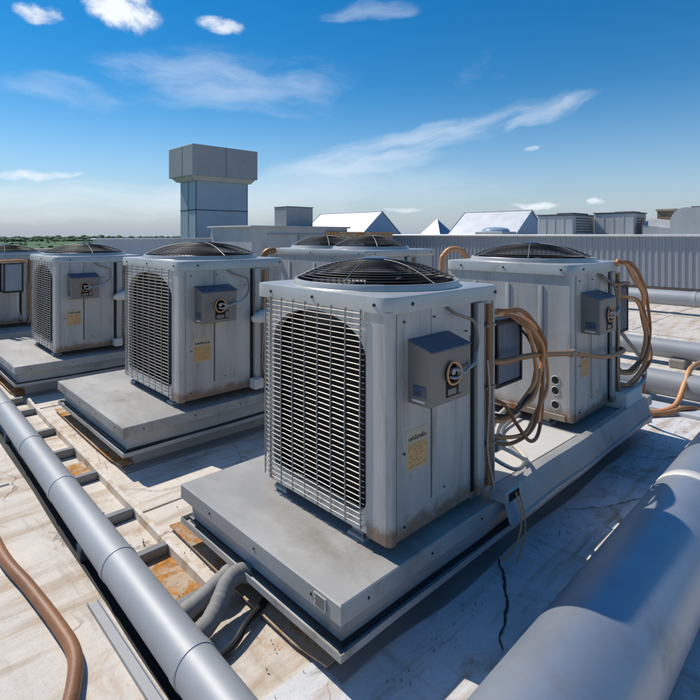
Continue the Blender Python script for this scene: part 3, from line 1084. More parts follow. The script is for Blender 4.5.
    s3.box(0.228 * k, 0.49 * k, -0.005, 0.0, 0.655 * k, zt - 0.004, 0.002)
    s3.build('service_panel', 'cab', t)
    s3 = MB()
    s3.box(0.231 * k, 0.375 * k, -0.009, 0.0, 0.085 * k, 0.652 * k, 0.004, 2)
    s3.build('access_cover', 'cab', t)
    s3 = MB()
    s3.box(0.4925 * k, 0.512 * k, -0.004, 0.0, 0.02, zt - 0.01)
    s3.box(0.2225 * k, 0.2275 * k, -0.003, 0.0, 0.09, 0.652 * k)
    s3.build('panel_gap', 'hole', t, smooth=0)
    s3 = MB()
    s3.box(0.518 * k, 0.565 * k, -0.022, 0.0, 0.0, zt - 0.006, 0.004)
    s3.build('side_channel', 'cab', t)
    s3 = MB()
    s3.tube([(0.598 * k, -0.022, 0.02), (0.598 * k, -0.022, zt - 0.02)], 0.0125, 12)
    s3.build('riser_pipe', 'rustpipe', t)
    s3 = MB()
    s3.tube(cr([(0.632 * k, -0.02, zt - 0.01), (0.632 * k, -0.02, 0.3), (0.634 * k, -0.02, 0.0)], 4), 0.006, 8)
    s3.tube(cr([(0.575 * k, -0.03, zt - 0.25), (0.582 * k, -0.035, 0.40), (0.572 * k, -0.032, 0.18), (0.59 * k, -0.05, 0.03), (0.57 * k, -0.06, -0.02)], 6), 0.004, 6)
    s3.build('conduit', 'cond', t)
    for zz in (0.18, 0.42, 0.68):
        s3 = MB()
        s3.box(0.575 * k, 0.645 * k, -0.030, 0.0, zz * k, zz * k + 0.012, 0.002)
        s3.build('clamp', 'rustpost', t)
    s3 = MB()
    for (x, z) in ((0.068, 0.30), (0.068, 0.045), (0.068, 0.76), (0.30, 0.11), (0.30, 0.64), (0.45, 0.68), (0.24, 0.76)):
        s3.cyl((x * k, -0.0125, z * k), 0.004, 0.0045, 'Y', 8)
    s3.build('panel_screws', 'screw', t)
    if box:
        # switch box
        x0, x1, y1, z0, z1 = 0.092 * k, 0.325 * k, -0.108 * k, 0.475 * k, 0.665 * k
        b2 = MB()
        L = []
        for (yy, dz_) in ((-0.0095, 0.028), (y1 + 0.006, 0.0), (y1, -0.004)):
            ins = 0.0 if yy > y1 else 0.005
            L.append([(x0 + ins, yy, z0 + ins), (x1 - ins, yy, z0 + ins), (x1 - ins, yy, z1 + dz_ - ins * 0.3), (x0 + ins, yy, z1 + dz_ - ins * 0.3)])
        b2.loops(L, cap0=True, cap1=True)
        b_ = b2.build('switch_box', 'box', t, smooth=20)
        b2 = MB()
        b2.loops([[(x0 - 0.004, -0.010, z1 + 0.0285 + q), (x1 + 0.004, -0.010, z1 + 0.0285 + q), (x1 + 0.004, y1 - 0.004, z1 - 0.003 + q), (x0 - 0.004, y1 - 0.004, z1 - 0.003 + q)] for q in (0.0, 0.004)], cap0=True, cap1=True)
        b2.build('lid', 'boxtop', b_, smooth=0)
        cx, cz = 0.205 * k, 0.578 * k
        b2 = MB()
        b2.tube([(cx, y1 + 0.002, cz), (cx, y1 - 0.004, cz), (cx, y1 - 0.004, cz), (cx, y1 + 0.001, cz)], [0.037 * k, 0.036 * k, 0.030 * k, 0.029 * k], 24)
        b2.box(cx - 0.03 * k, cx + 0.062 * k, y1 - 0.0015, y1 + 0.001, z0 + 0.02, z0 + 0.075)
        b2.build('socket_recess', 'hole', b_)
        b2 = MB()
        b2.box(cx - 0.022 * k, cx + 0.03 * k, y1 - 0.004, y1 - 0.001, z0 + 0.026, z0 + 0.048, 0.001)
        b2.box(cx + 0.036 * k, cx + 0.056 * k, y1 - 0.010, y1 - 0.001, z0 + 0.026, z0 + 0.070, 0.002)
        b2.build('breaker', 'box', b_)
        b2 = MB()
        b2.tube([(cx + 0.033 * k * cos(a), y1 - 0.010 - 0.012 * max(0, cos(a)), cz + 0.039 * k * sin(a)) for a in [2 * pi * i / 30 + 0.1 for i in range(30)]], 0.0042 * k, 8)
        b2.build('cable_ring', 'tan', b_)
        b2 = MB()
        b2.tube(cr([(cx + 0.005, y1, cz + 0.012), (cx + 0.02, y1 - 0.018, cz + 0.01), (cx + 0.045 * k, y1 - 0.022, cz - 0.004), (cx + 0.075 * k, y1 - 0.018, cz + 0.003), (0.34 * k, y1 - 0.01, cz + 0.014), (0.40 * k, y1 * 0.8, cz + 0.035)], 6), 0.0065 * k, 8)
        b2.tube(cr([(cx - 0.01, y1, cz - 0.014), (cx + 0.01, y1 - 0.015, cz - 0.018), (cx + 0.03 * k, y1 - 0.018, cz - 0.012)], 5), 0.006 * k, 8)
        b2.cyl((cx - 0.004, y1 - 0.016, cz + 0.006), 0.011 * k, 0.016, 'Y', 12)
        b2.build('plug', 'cond', b_)
        b2 = MB()
        b2.tube(cr([(0.40 * k, y1 * 0.8, cz + 0.035), (0.435 * k, y1 * 0.66, cz + 0.075), (0.44 * k, y1 * 0.5, 0.72 * k), (0.40 * k, -0.035, 0.745 * k), (0.34 * k, -0.03, 0.765 * k), (0.318 * k, -0.004, 0.79 * k)], 8), 0.0065 * k, 8)
        b2.build('power_cable', 'rustpost', b_)
        b2 = MB()
        b2.box(x0 - 0.003, x0, -0.085 * k, -0.03 * k, z0 + 0.03, z0 + 0.068, 0.001)
        b2.build('switch_plate', 'boxtop', b_)
        b2 = MB()
        c_ = -0.057 * k
        zz = z0 + 0.040
        for (p, q) in (((c_ - .006, zz), (c_ + .006, zz)), ((c_ + .006, zz), (c_, zz + .011)), ((c_, zz + .011), (c_ - .006, zz))):
            b2.tube([(x0 - 0.0035, p[0], p[1]), (x0 - 0.0035, q[0], q[1])], 0.001, 4)
        b2.build('triangle_mark', 'ink', b_, smooth=0)
        b2 = MB()
        b2.box(x0 - 0.0015, x0, -0.080 * k, -0.025 * k, z0 + 0.010, z0 + 0.018)
        b2.build('white_strip', 'valve', b_, smooth=0)
    # rating label
    lx0, lx1, lz0, lz1 = 0.078 * k, 0.205 * k, 0.225 * k, 0.375 * k
    if variant == 'panel':
        lx0, lx1 = 0.08 * k, 0.20 * k
    b2 = MB()
    b2.prism([(p[0] + lx0, p[1] + lz0) for p in rrect(lx1 - lx0, lz1 - lz0, (0.008,) * 4, 3)], 0, 0.0014, mat=Matrix(((1, 0, 0, 0), (0, 0, -1, -0.0068), (0, 1, 0, 0), (0, 0, 0, 1))))
    lab = b2.build('rating_label', 'label', t, smooth=0)
    b2 = MB()
    b2.box(lx0 + 0.008, lx1 - 0.008, -0.0090, -0.0078, lz0 + 0.010, lz0 + 0.098 * k, 0)
    b2.build('label_field', 'labelor', lab, smooth=0)
    b2 = MB()
    x = lx0 + 0.014
    zz = lz1 - 0.034 * k
    while x < lx1 - 0.014:     # illegible heading: a row of narrow upright strokes
        hgt = rn.choice((0.010, 0.012, 0.017, 0.012)) * k
        b2.box(x, x + 0.0024, -0.0090, -0.0078, zz - 0.006, zz - 0.006 + hgt)
        if rn.random() < 0.55:
            b2.box(x + 0.0024, x + 0.0056, -0.0090, -0.0078, zz - 0.006 + (hgt - 0.003 if rn.random() < .5 else 0), zz - 0.0035 + (hgt - 0.003 if rn.random() < .2 else 0))
        x += rn.choice((0.0046, 0.0056, 0.0075))
    b2.build('lettering', 'ink', lab, smooth=0)
    b2 = MB()
    for i in range(12):
        z_ = lz0 + 0.016 + i * 0.0068 * k
        x = lx0 + 0.012
        while x < lx1 - 0.014:
            l = rn.uniform(0.002, 0.010)
            if rn.random() < (0.75 if i in (0, 11) else 0.35):
                b2.box(x, min(x + l, lx1 - 0.012), -0.0098, -0.0092, z_, z_ + 0.0015)
            x += l + 0.003
    b2.build('fine_print', 'inkbrown', lab, smooth=0)
    # feet
    for (x, y) in ((0.05, 0.18), (W - 0.10, 0.08), (0.06, D - 0.14), (W - 0.10, D - 0.10)):
        f2 = MB()
        f2.loops([[(x + a * 0.030 * s_, y + b * 0.036 * s_, z_) for a, b in ((-1, -1), (1, -1), (1, 1), (-1, 1))] for (s_, z_) in ((1.25, -0.049), (1.15, -0.038), (0.8, -0.03), (0.85, 0.001))], cap0=True, cap1=True)
        f2.build('foot', 'cond', t)
    if valve:
        v2 = MB()
        pts = cr([(0.47 * k, -0.06, 0.455 * k), (0.50 * k, -0.07, 0.462 * k), (0.55 * k, -0.07, 0.47 * k), (0.60 * k, -0.065, 0.475 * k), (0.63 * k, -0.055, 0.48 * k)], 4)
        rads = [0.012 + 0.036 * sin(pi * min(1, (i + 1) / len(pts) * 0.78)) for i in range(len(pts))]
        v2.tube(pts, rads, 16)
        v2.build('valve_cover', 'valve', t)
        v2 = MB()
        v2.tube([(0.60 * k, -0.05, 0.45 * k), (0.60 * k, -0.05, 0.05)], 0.016, 10)
        v2.build('valve_pipe', 'cond', t)
        v2 = MB()
        v2.box(0.47 * k, 0.54 * k, -0.10, -0.03, 0.0, 0.07, 0.005)
        v2.cyl((0.505 * k, -0.103, 0.04), 0.016, 0.01, 'Y', 14)
        v2.build('drain_box', 'valve', t)
    if box_right:
        ox = W + 0.02
        b2 = MB()
        for (a, b, c, d) in ((0.02, 0.25, 0.38, 0.395), (0.02, 0.25, 0.665, 0.685)):
            b2.box(ox + a, ox + b, 0.02, 0.24, c * k, d * k, 0.003)
        for (xx, yy) in ((0.02, 0.02), (0.232, 0.02), (0.02, 0.222), (0.232, 0.222)):
            b2.box(ox + xx, ox + xx + 0.016, yy, yy + 0.016, 0.39 * k, 0.67 * k)
        b2.box(ox - 0.02, ox + 0.02, 0.05, 0.2, 0.45 * k, 0.6 * k)
        fb = b2.build('filter_box', 'black', t)
        b2 = MB()
        b2.box(ox + 0.03, ox + 0.238, 0.030, 0.228, 0.395 * k, 0.665 * k)
        x = ox + 0.036
        while x < ox + 0.232:
            b2.box(x, x + 0.003, 0.024, 0.031, 0.40 * k, 0.66 * k)
            x += 0.007
        b2.build('filter_element', 'filter', fb, smooth=0)
    return t


def fan_assembly_flat(t, cx, cy, R, H, k):
    """fan of the far twin unit: guard dome over a dark well"""
    m2 = MB()
    m2.cyl((cx, cy, H + 0.002), R, 0.004, seg=48)
    m2.build('fan_well', 'black', t)
    zr, hd = H + 0.03, 0.10
    m2 = MB()
    for i in range(14):
        r = R * (0.15 + 0.85 * i / 13)
        q = r / R
        m2.tube([(cx + r * cos(2 * pi * j / 48), cy + r * sin(2 * pi * j / 48), zr + hd * (1 - q ** 2.4)) for j in range(48)], 0.003, 5, closed=True)
    g = m2.build('fan_guard', 'blackwire', t)
    m2 = MB()
    for j in range(8):
        a = 2 * pi * (j + 0.2) / 8
        m2.tube([(cx + R * (0.05 + i * 0.097) * cos(a), cy + R * (0.05 + i * 0.097) * sin(a), zr + hd * (1 - min(1, 0.05 + i * 0.097) ** 2.4) + .003) for i in range(11)], 0.003, 5)
    m2.build('guard_ribs', 'ribwire', g)
    m2 = MB()
    m2.cyl((cx, cy, H + 0.01), R * 0.22, 0.05, seg=20)
    for b in range(4):
        a0 = 2 * pi * b / 4
        L = [[(cx + R * (0.2 + 0.7 * i / 5) * cos(a0 + q * .5), cy + R * (0.2 + 0.7 * i / 5) * sin(a0 + q * .5), H + 0.03 - 0.015 * q) for q in (-1, -.5, 0, .5, 1)] for i in range(6)]
        m2.loops(L, closed=False)
    m2.build('fan', 'blade', t)


GU = 'grey rooftop condensing units'
ZB = 0.33
u1 = make_unit((1.318, 1.18, ZB), 0.70, 0.80, 0.855, 'grille', 'biggest grey condensing unit in front, with wire grille, tan rating label and brown hose loops', GU, box_right=True, seed=1)
u2 = make_unit((1.489, 3.117, ZB), 0.80, 0.98, 0.90, 'grille', 'grey grille unit in the middle of the left row, just behind the biggest one', GU, seed=2, valve=True)
u3 = make_unit((1.310, 5.22, ZB), 0.76, 0.95, 0.87, 'grille', 'smaller looking grey condensing unit left of the middle one, near the field', GU, seed=3, valve=True)
u4 = make_unit((2.929, 1.231, ZB), 0.70, 0.86, 0.90, 'panel', 'grey condensing unit with blank ribbed side and three round holes, on the right', GU, box_right=True, seed=4)
u5 = make_unit((3.25, 3.20, ZB), 0.98, 1.48, 0.93, 'panel', 'wide twin fan unit mostly hidden behind the biggest unit', GU, fans=2, seed=5, box=False)
u6 = make_unit((0.95, 7.32, ZB), 0.80, 0.80, 0.84, 'panel', 'cropped condensing unit with blue filter box at the far left edge', GU, seed=6, box=False)
fb6 = MB()
for (a, b, c, d) in ((0.27, 0.47, 0.40, 0.42), (0.27, 0.47, 0.73, 0.745)):
    fb6.box(a, b, -0.30, -0.08, c, d, 0.003)
fb6.box(0.27, 0.47, -0.10, -0.08, 0.42, 0.73)
for xx in (0.27, 0.454):
    fb6.box(xx, xx + 0.016, -0.30, -0.284, 0.42, 0.73)
fb6.box(0.30, 0.44, -0.08, 0.0, 0.5, 0.6)
fb6 = fb6.build('filter_box', 'black', u6)
m6 = MB()
m6.box(0.285, 0.455, -0.29, -0.10, 0.42, 0.73)
m6.build('filter_element', 'filter', fb6, smooth=0)
m6 = MB()
m6.tube(cr([(0.20, -0.27, -0.04), (0.20, -0.27, 0.5), (0.20, -0.27, 0.74), (0.23, -0.27, 0.765), (0.35, -0.27, 0.77), (0.48, -0.27, 0.77), (0.52, -0.2, 0.75), (0.53, -0.02, 0.74)], 5), 0.014, 8)
m6.build('copper_pipe', 'tan', u6)
m6 = MB()
m6.box(0.11, 0.16, -0.29, -0.25, -0.05, 0.80, 0.004)
m6.build('side_post', 'cab', u6)
m6 = MB()
m6.tube(cr([(0.42, -0.25, 0.40), (0.42, -0.25, 0.2), (0.46, -0.2, 0.08), (0.5, -0.05, 0.06)], 5), 0.012, 8)
m6.build('drain_pipe', 'cond', u6)


def child_tube(t, name, pts, r, mat, n=8, seg=10, smoothpath=True):
    m2 = MB()
    P = cr(pts, n) if smoothpath else pts
    m2.tube([Vector(p) - Vector(t.location) for p in P], r, seg)
    return m2.build(name, mat, t)


# brown hose loops over the filter box of the biggest unit
def loop_pts(cx, cz, rx, rz, v0, a0, a1, n=12, vs=0.0):
    return [(cx + rx * cos(a0 + (a1 - a0) * i / n), v0 + vs * i / n, cz + rz * sin(a0 + (a1 - a0) * i / n)) for i in range(n + 1)]


def hose_bundle(t, base, offs, seed):
    rn = random.Random(seed)
    for i, (du, dz, dv_, mat, r) in enumerate(offs):
        pts = []
        n = len(base)
        for j, p in enumerate(base):
            q = sin(pi * j / (n - 1))
            pts.append((p[0] + du * q + rn.uniform(-.006, .006), p[1] + dv_ + 0.02 * q * rn.uniform(-1, 1), p[2] + dz * q + (0.012 * i if j == 0 else 0) + rn.uniform(-.005, .005)))
        child_tube(t, 'hose', pts, r, mat, 8)


hose_bundle(u1, [(1.99, 1.22, 1.055), (2.06, 1.18, 1.066), (2.15, 1.165, 1.05), (2.27, 1.155, 0.99), (2.35, 1.15, 0.87), (2.34, 1.15, 0.75), (2.25, 1.15, 0.65), (2.12, 1.16, 0.60), (2.04, 1.19, 0.59), (1.99, 1.26, 0.60)],
            [(0, 0, 0, 'tan', .0105), (0.032, 0.012, -0.012, 'hosebrown', .0105), (-0.04, -0.02, -0.004, 'tan', .010)], 1)
hose_bundle(u1, [(1.99, 1.2, 1.05), (2.14, 1.155, 1.045), (2.33, 1.145, 0.95), (2.405, 1.14, 0.82), (2.385, 1.14, 0.67), (2.31, 1.14, 0.55), (2.19, 1.15, 0.50), (2.06, 1.18, 0.50), (1.99, 1.26, 0.52)],
            [(0, 0, 0, 'tan', .009), (-0.04, -0.04, 0.0, 'hosebrown', .0085)], 4)
# thinner tubes that hang lower
child_tube(u1, 'hose', [(1.99, 1.26, 0.68), (2.05, 1.17, 0.66), (2.13, 1.15, 0.56), (2.22, 1.13, 0.46), (2.33, 1.14, 0.47), (2.41, 1.16, 0.62), (2.40, 1.17, 0.82), (2.30, 1.18, 0.96), (2.14, 1.2, 1.04), (1.99, 1.26, 1.03)], 0.0085, 'hosebrown')
child_tube(u1, 'hose', [(1.99, 1.25, 0.62), (2.10, 1.16, 0.60), (2.25, 1.15, 0.66), (2.36, 1.17, 0.78), (2.33, 1.19, 0.90), (2.22, 1.22, 1.0)], 0.007, 'seal')
child_tube(u1, 'hose', [(1.99, 1.24, 0.50), (2.10, 1.18, 0.44), (2.24, 1.17, 0.36), (2.32, 1.2, 0.33), (2.42, 1.3, 0.32), (2.50, 1.42, 0.315), (2.40, 1.52, 0.31), (2.2, 1.56, 0.33), (1.99, 1.56, 0.38)], 0.009, 'pale')
child_tube(u1, 'hose', [(1.99, 1.26, 0.46), (2.10, 1.20, 0.37), (2.20, 1.18, 0.32), (2.34, 1.22, 0.305), (2.46, 1.36, 0.30), (2.62, 1.5, 0.298), (2.93, 1.55, 0.31)], 0.009, 'cond')
child_tube(u1, 'hose', [(2.02, 1.3, 0.45), (2.2, 1.4, 0.36), (2.5, 1.5, 0.33), (2.75, 1.6, 0.32), (2.9, 1.62, 0.34)], 0.013, 'pale')
child_tube(u1, 'junction_block', [(2.03, 1.21, 0.47), (2.10, 1.21, 0.47)], 0.035, 'cond', smoothpath=False, seg=8)
# loops over the filter box of the right unit
hose_bundle(u4, [(3.56, 1.22, 1.21), (3.64, 1.18, 1.215), (3.76, 1.17, 1.14), (3.90, 1.17, 1.01), (3.97, 1.165, 0.88), (3.975, 1.16, 0.70), (3.86, 1.16, 0.57), (3.74, 1.17, 0.51), (3.66, 1.20, 0.50), (3.60, 1.28, 0.51)],
            [(0, 0, 0, 'tan', .012), (0.035, 0.02, -0.012, 'hosebrown', .0115), (-0.045, -0.02, -0.005, 'tan', .011)], 7)
hose_bundle(u4, [(3.60, 1.28, 0.99), (3.70, 1.2, 0.99), (3.84, 1.17, 0.94), (3.96, 1.165, 0.83), (4.05, 1.16, 0.69), (4.0, 1.16, 0.54), (3.88, 1.16, 0.44), (3.74, 1.18, 0.40), (3.66, 1.2, 0.41), (3.60, 1.28, 0.42)],
            [(0, 0, 0, 'hosebrown', .012), (-0.06, 0.02, 0.0, 'tan', .011)], 8)
child_tube(u4, 'hose', [(3.60, 1.28, 0.43), (3.74, 1.2, 0.375), (3.93, 1.17, 0.39), (4.03, 1.2, 0.50), (3.97, 1.27, 0.63), (3.86, 1.32, 0.76)], 0.016, 'cond')
child_tube(u4, 'drop_pipe', [(3.95, 1.17, 0.42), (4.05, 1.2, 0.28), (4.12, 1.2, 0.12), (4.2, 1.22, 0.02)], 0.013, 'hosebrown')
child_tube(u4, 'cable', [(3.32, 1.22, 1.15), (3.45, 1.19, 1.09), (3.6, 1.18, 1.09), (3.72, 1.19, 1.08)], 0.010, 'hosebrown')
m2 = MB()
m2.box(0.60, 0.90, -0.09, 0.20, -0.05, 0.06, 0.008)
m2.build('drain_tray', 'valve', u4)
# gooseneck copper elbows seen over the far tops
t = thing('gooseneck_pipe', 'tan gooseneck pipe arching up behind the blank sided right unit', 'pipe', (3.32, 2.42, 0), 'gooseneck pipes')
m2 = MB()
m2.tube(cr([(0, 0, 0), (0, 0, 0.6), (0, 0, 1.15), (0.015, -0.01, 1.24), (0.06, -0.05, 1.29), (0.12, -0.11, 1.27), (0.145, -0.14, 1.18), (0.15, -0.145, 1.08)], 8), 0.022, 12)
m2.build('pipe_bend', 'tan', t)
m2 = MB()
m2.cyl((0, 0, 0.0), 0.06, 0.03, seg=16)
m2.build('flange', 'flash', t)
t = thing('gooseneck_pipe', 'brown elbow pipe rising at the left corner of the twin fan unit', 'pipe', (3.12, 4.62, 0), 'gooseneck pipes')
m2 = MB()
m2.tube(cr([(0, 0, 0), (0, 0, 0.6), (0, 0, 1.02), (0.01, -0.01, 1.15), (0.05, -0.03, 1.22), (0.11, -0.06, 1.235), (0.18, -0.08, 1.23)], 8), 0.035, 12)
m2.build('pipe_bend', 'copper', t)
m2 = MB()
m2.cyl((0, 0, 0.0), 0.08, 0.03, seg=16)
m2.build('flange', 'flash', t)

# pipe between the two right units
t = thing('rusty_pipe', 'thin rusty orange pipe running level between the biggest unit and the right unit', 'pipe', (2.05, 1.19, 0.85))
m2 = MB()
m2.tube(cr([(-0.08, 0.05, 0.0), (-0.03, -0.03, 0.0), (0.15, -0.045, -0.005), (0.37, -0.04, -0.03), (0.75, -0.035, -0.09), (1.12, -0.04, -0.165), (1.42, -0.03, -0.19), (1.53, -0.01, -0.19), (1.57, 0.06, -0.19)], 8), 0.0135, 10)
m2.build('pipe_run', 'copper', t)
m2 = MB()
m2.cyl((0.66, -0.035, -0.075), 0.019, 0.05, 'X', 12)
m2.build('coupling', 'rustpost', t)

# conduit boot and torn metal at the corner of the first unit
mb = MB()
mb.box(1.93, 2.06, 1.085, 1.165, 0.285, 0.335, 0.006)
pchild(mb.build('conduit_boot', 'curb'), plat1)
mb = MB()
mb.box(1.955, 2.035, 1.082, 1.0855, 0.292, 0.325)
pchild(mb.build('boot_opening', 'hole', smooth=0), plat1)
mb = MB()
mb.tube(cr([(2.0, 1.08, 0.32), (1.99, 1.05, 0.25), (1.97, 1.045, 0.17), (1.94, 1.06, 0.11), (1.88, 1.08, 0.08)], 6), 0.004, 6)
mb.tube(cr([(2.03, 1.08, 0.31), (2.02, 1.05, 0.22), (2.0, 1.04, 0.14), (1.95, 1.05, 0.06)], 6), 0.003, 6)
pchild(mb.build('loose_wire', 'tan'), plat1)

# ------------------------------------------------------------------ silver pipe in front
def pu(v):
    return 0.7186 + 0.019 * (v - 1.4)


t = thing('silver_pipe', 'long silver jacketed pipe running along the cable tray at the lower left', 'pipe', (pu(1.4), 1.4, 0))
m2 = MB()
P, Rr = [], []
v = -0.6
joints = [0.35, 1.42, 2.06, 2.86, 3.55, 4.4, 5.4, 6.6]
while v < 9.0:
    P.append((pu(v) - pu(1.4), v - 1.4, 0.130 + 0.003 * sin(v * 2)))
    Rr.append(0.0665)
    v += 0.25
m2.tube(P, Rr, 36)
m2.build('pipe_run', 'galv', t)
for j in joints:
    m2 = MB()
    c0 = Vector((pu(j) - pu(1.4), j - 1.4, 0.130 + 0.003 * sin(j * 2)))
    d = Vector((0.019, 1, 0))
    m2.tube([c0 - d * 0.022, c0 - d * 0.020, c0 + d * 0.016, c0 + d * 0.018], [0.0668, 0.0692, 0.0692, 0.0668], 36)
    m2.build('joint_band', 'galv', t)
for j in (0.8, 2.4, 4.1, 5.9):
    m2 = MB()
    m2.box(pu(j) - pu(1.4) - 0.05, pu(j) - pu(1.4) + 0.05, j - 1.4 - 0.03, j - 1.4 + 0.03, 0.006, 0.068, 0.004)
    m2.build('saddle', 'tray', t)

# rail beside it
t = thing('metal_rail', 'flat aluminium rail lying along the edge of the left deck beneath the silver pipe', 'rail', (0.62, 0.6, 0.045))
m2 = MB()
m2.box(-0.012, 0.026, -2.0, 1.42, 0.0, 0.004)
m2.box(-0.012, -0.008, -2.0, 1.42, 0.004, 0.016)
m2.box(0.022, 0.026, -2.0, 1.42, 0.004, 0.012)
m2.build('rail_profile', 'galv', t, smooth=0)

# ------------------------------------------------------------------ cable tray with rungs
t = thing('cable_tray', 'shallow cable tray with dark rungs and stained pans right of the silver pipe', 'cable tray', (0.93, 3.4, 0))
m2 = MB()
L = []
v = 1.80
while v < 5.0:
    w1 = 0.010 * mnoise.noise(Vector((v * 2.5, 3, 0)))
    w3 = 0.010 * mnoise.noise(Vector((v * 3.1, 9, 2)))
    uu = 0.062 + w1 * .5 + 0.012 * (v - 1.8)
    L.append([(uu - 0.014, v - 3.4, 0.004), (uu - 0.010, v - 3.4, 0.045 + w3), (uu + 0.008, v - 3.4, 0.048 + w3), (uu + 0.018, v - 3.4, 0.030), (uu + 0.028, v - 3.4, 0.004)])
    v += 0.07
m2.loops(L, closed=False)
m2.build('side_curb', 'roof', t)
m2 = MB()
m2.box(-0.135, -0.105, -1.62, 1.6, 0.0, 0.035, 0.003)
m2.build('side_rail', 'tray', t)
for i, v in enumerate((1.80, 2.19, 2.59, 3.13, 3.58, 4.04, 4.6, 4.98)):
    m2 = MB()
    du = 0.010 * (v - 1.8)
    m2.box(-0.12, 0.050 + du, v - 3.4 - 0.022, v - 3.4 + 0.022, 0.004, 0.052, 0.005)
    m2.build('rung', 'tray', t)
m2 = MB()
m2.box(-0.10, 0.07, 1.83 - 3.4, 2.17 - 3.4, 0.002, 0.010)
o = m2.build('tray_pan', 'rustpan', t, smooth=0)
o['label'] = 'orange rusted pan at the near end'
m2 = MB()
m2.box(-0.10, 0.085, 3.16 - 3.4, 3.42 - 3.4, 0.002, 0.010)
o = m2.build('tray_pan', 'rustpan', t, smooth=0)
o['label'] = 'orange rusted pan farther along'
for (a, b) in ((2.22, 2.56), (2.63, 3.10), (3.62, 4.0), (4.08, 4.56)):
    m2 = MB()
    m2.box(-0.10, 0.08, a - 3.4, b - 3.4, 0.002, 0.009)
    m2.build('tray_pan', 'roof', t, smooth=0)

# ------------------------------------------------------------------ insulated lines under the pipe
def wrapped(name, label, pts, r, loc, seed):
    rn = random.Random(seed)
    P = cr(pts, 14)
    R_ = [r * (1 + 0.018 * sin(i * 1.9) + 0.12 * mnoise.noise(Vector((i * 0.23, seed, 0)))) for i in range(len(P))]
    m3 = MB()
    m3.tube([Vector(p) - Vector(loc) for p in P], R_, 16)
    o = m3.build(name, 'insul')
    o.location = loc
    return tag(o, label, 'insulated pipe', 'wrapped refrigerant lines')


wrapped('insulated_line', 'thicker grey wrapped line bending from under the platform to the silver pipe, nearer the camera',
        [(1.20, 1.655, 0.075), (1.13, 1.665, 0.085), (1.06, 1.70, 0.115), (1.00, 1.695, 0.11), (0.94, 1.66, 0.075), (0.87, 1.625, 0.05), (0.76, 1.60, 0.045)], 0.034, (1.0, 1.68, 0), 1)
wrapped('insulated_line', 'dirty grey wrapped line just behind the nearer wrapped one, at the end of the tray',
        [(1.16, 1.84, 0.05), (1.08, 1.80, 0.07), (1.0, 1.765, 0.075), (0.93, 1.755, 0.055), (0.86, 1.75, 0.04), (0.76, 1.74, 0.035)], 0.032, (1.0, 1.78, 0), 2)
m2 = MB()
m2.tube(cr([(0.16, 0.02, 0.035), (0.08, -0.02, 0.03), (-0.01, -0.06, 0.03), (-0.09, -0.1, 0.02), (-0.2, -0.12, 0.02)], 8), 0.014, 10)
o = m2.build('black_cable', 'seal')
o.location = (1.0, 1.62, 0)
tag(o, 'black cable lying under the grey wrapped lines', 'cable')
# ------------------------------------------------------------------ brown hose at lower left
mb = MB()
hp = cr([(0.42, 4.2, 0.068), (0.44, 3.3, 0.068), (0.438, 2.59, 0.068), (0.473, 2.24, 0.068), (0.497, 1.97, 0.068), (0.502, 1.80, 0.068), (0.47, 1.68, 0.068), (0.41, 1.56, 0.068), (0.30, 1.40, 0.068), (0.1, 1.2, 0.068), (-0.3, 0.9, 0.068)], 12)
mb.tube([p - Vector((0.45, 2, 0.045)) for p in hp], 0.0225, 14)
o = mb.build('brown_hose', 'hosebrown')
o.location = (0.45, 2, 0.045)
tag(o, 'thick brown hose snaking over the pale deck at the lower left corner', 'hose')

# ------------------------------------------------------------------ large duct on the right
def dv(u):
    return 0.566 + 0.016 * (u - 1.5)


t = thing('round_duct', 'very large blue grey round duct along the lower right, partly in shade', 'duct', (1.5, 0.566, 0))
m2 = MB()
P = [(u - 1.5, dv(u) - 0.566, 0.195) for u in [-1.5 + 0.5 * i for i in range(13)]]
m2.tube(P, 0.166, 64)
m2.build('duct_run', 'duct', t)
for u in (0.7, 4.4):
    m2 = MB()
    m2.tube([(u - 1.5 - 0.02, dv(u) - 0.566, 0.195), (u - 1.5 - 0.018, dv(u) - 0.566, 0.195), (u - 1.5 + 0.018, dv(u) - 0.566, 0.195), (u - 1.5 + 0.02, dv(u) - 0.566, 0.195)], [0.1665, 0.170, 0.170, 0.1665], 64)
    m2.build('joint_band', 'duct', t)
for u in (0.0, 1.1, 4.0):
    m2 = MB()
    m2.box(u - 1.5 - 0.04, u - 1.5 + 0.04, -0.12, 0.12, 0.006, 0.06, 0.004)
    m2.build('saddle', 'tray', t)
# strap with a foot plate, its white also painting a sunlit band
m2 = MB()
L = []
us = 2.62
cy = dv(us) - 0.566
for i in range(25):
    a = radians(178 - i * 8.0)
    L.append([(us - 1.5 + s_ * 0.035 + 0.0, cy - 0.1690 * cos(pi - a) * -1 * -1, 0.195 + 0.1690 * sin(a)) for s_ in (-1, 1)])
m2.loops(L, closed=False)
o = m2.build('strap', 'strap', t)
sm = o.modifiers.new('thick', 'SOLIDIFY')
sm.thickness = 0.003
m2 = MB()
m2.box(us - 1.5 - 0.035, us - 1.5 + 0.035, 0.17 + cy, 0.34 + cy, 0.006, 0.010)
m2.build('strap_foot', 'strap', t, smooth=0)
# small white patches on the grimy strip
for i, (x, y, a, b) in enumerate(((2.45, 1.03, 0.05, 0.018), (2.02, 0.88, 0.055, 0.02))):
    mb = MB()
    mb.prism([(-a, -b), (a * 0.8, -b * 1.1), (a, b * 0.7), (-a * 0.7, b)], 0.0, 0.003)
    o = mb.build('patch', 'strap', smooth=0)
    o.location = (x, y, 0.0055)
    tag(o, ('small white patch nearer the strap foot', 'small white patch beside the duct, nearer the camera')[i], 'patch', 'white patches on the strip')

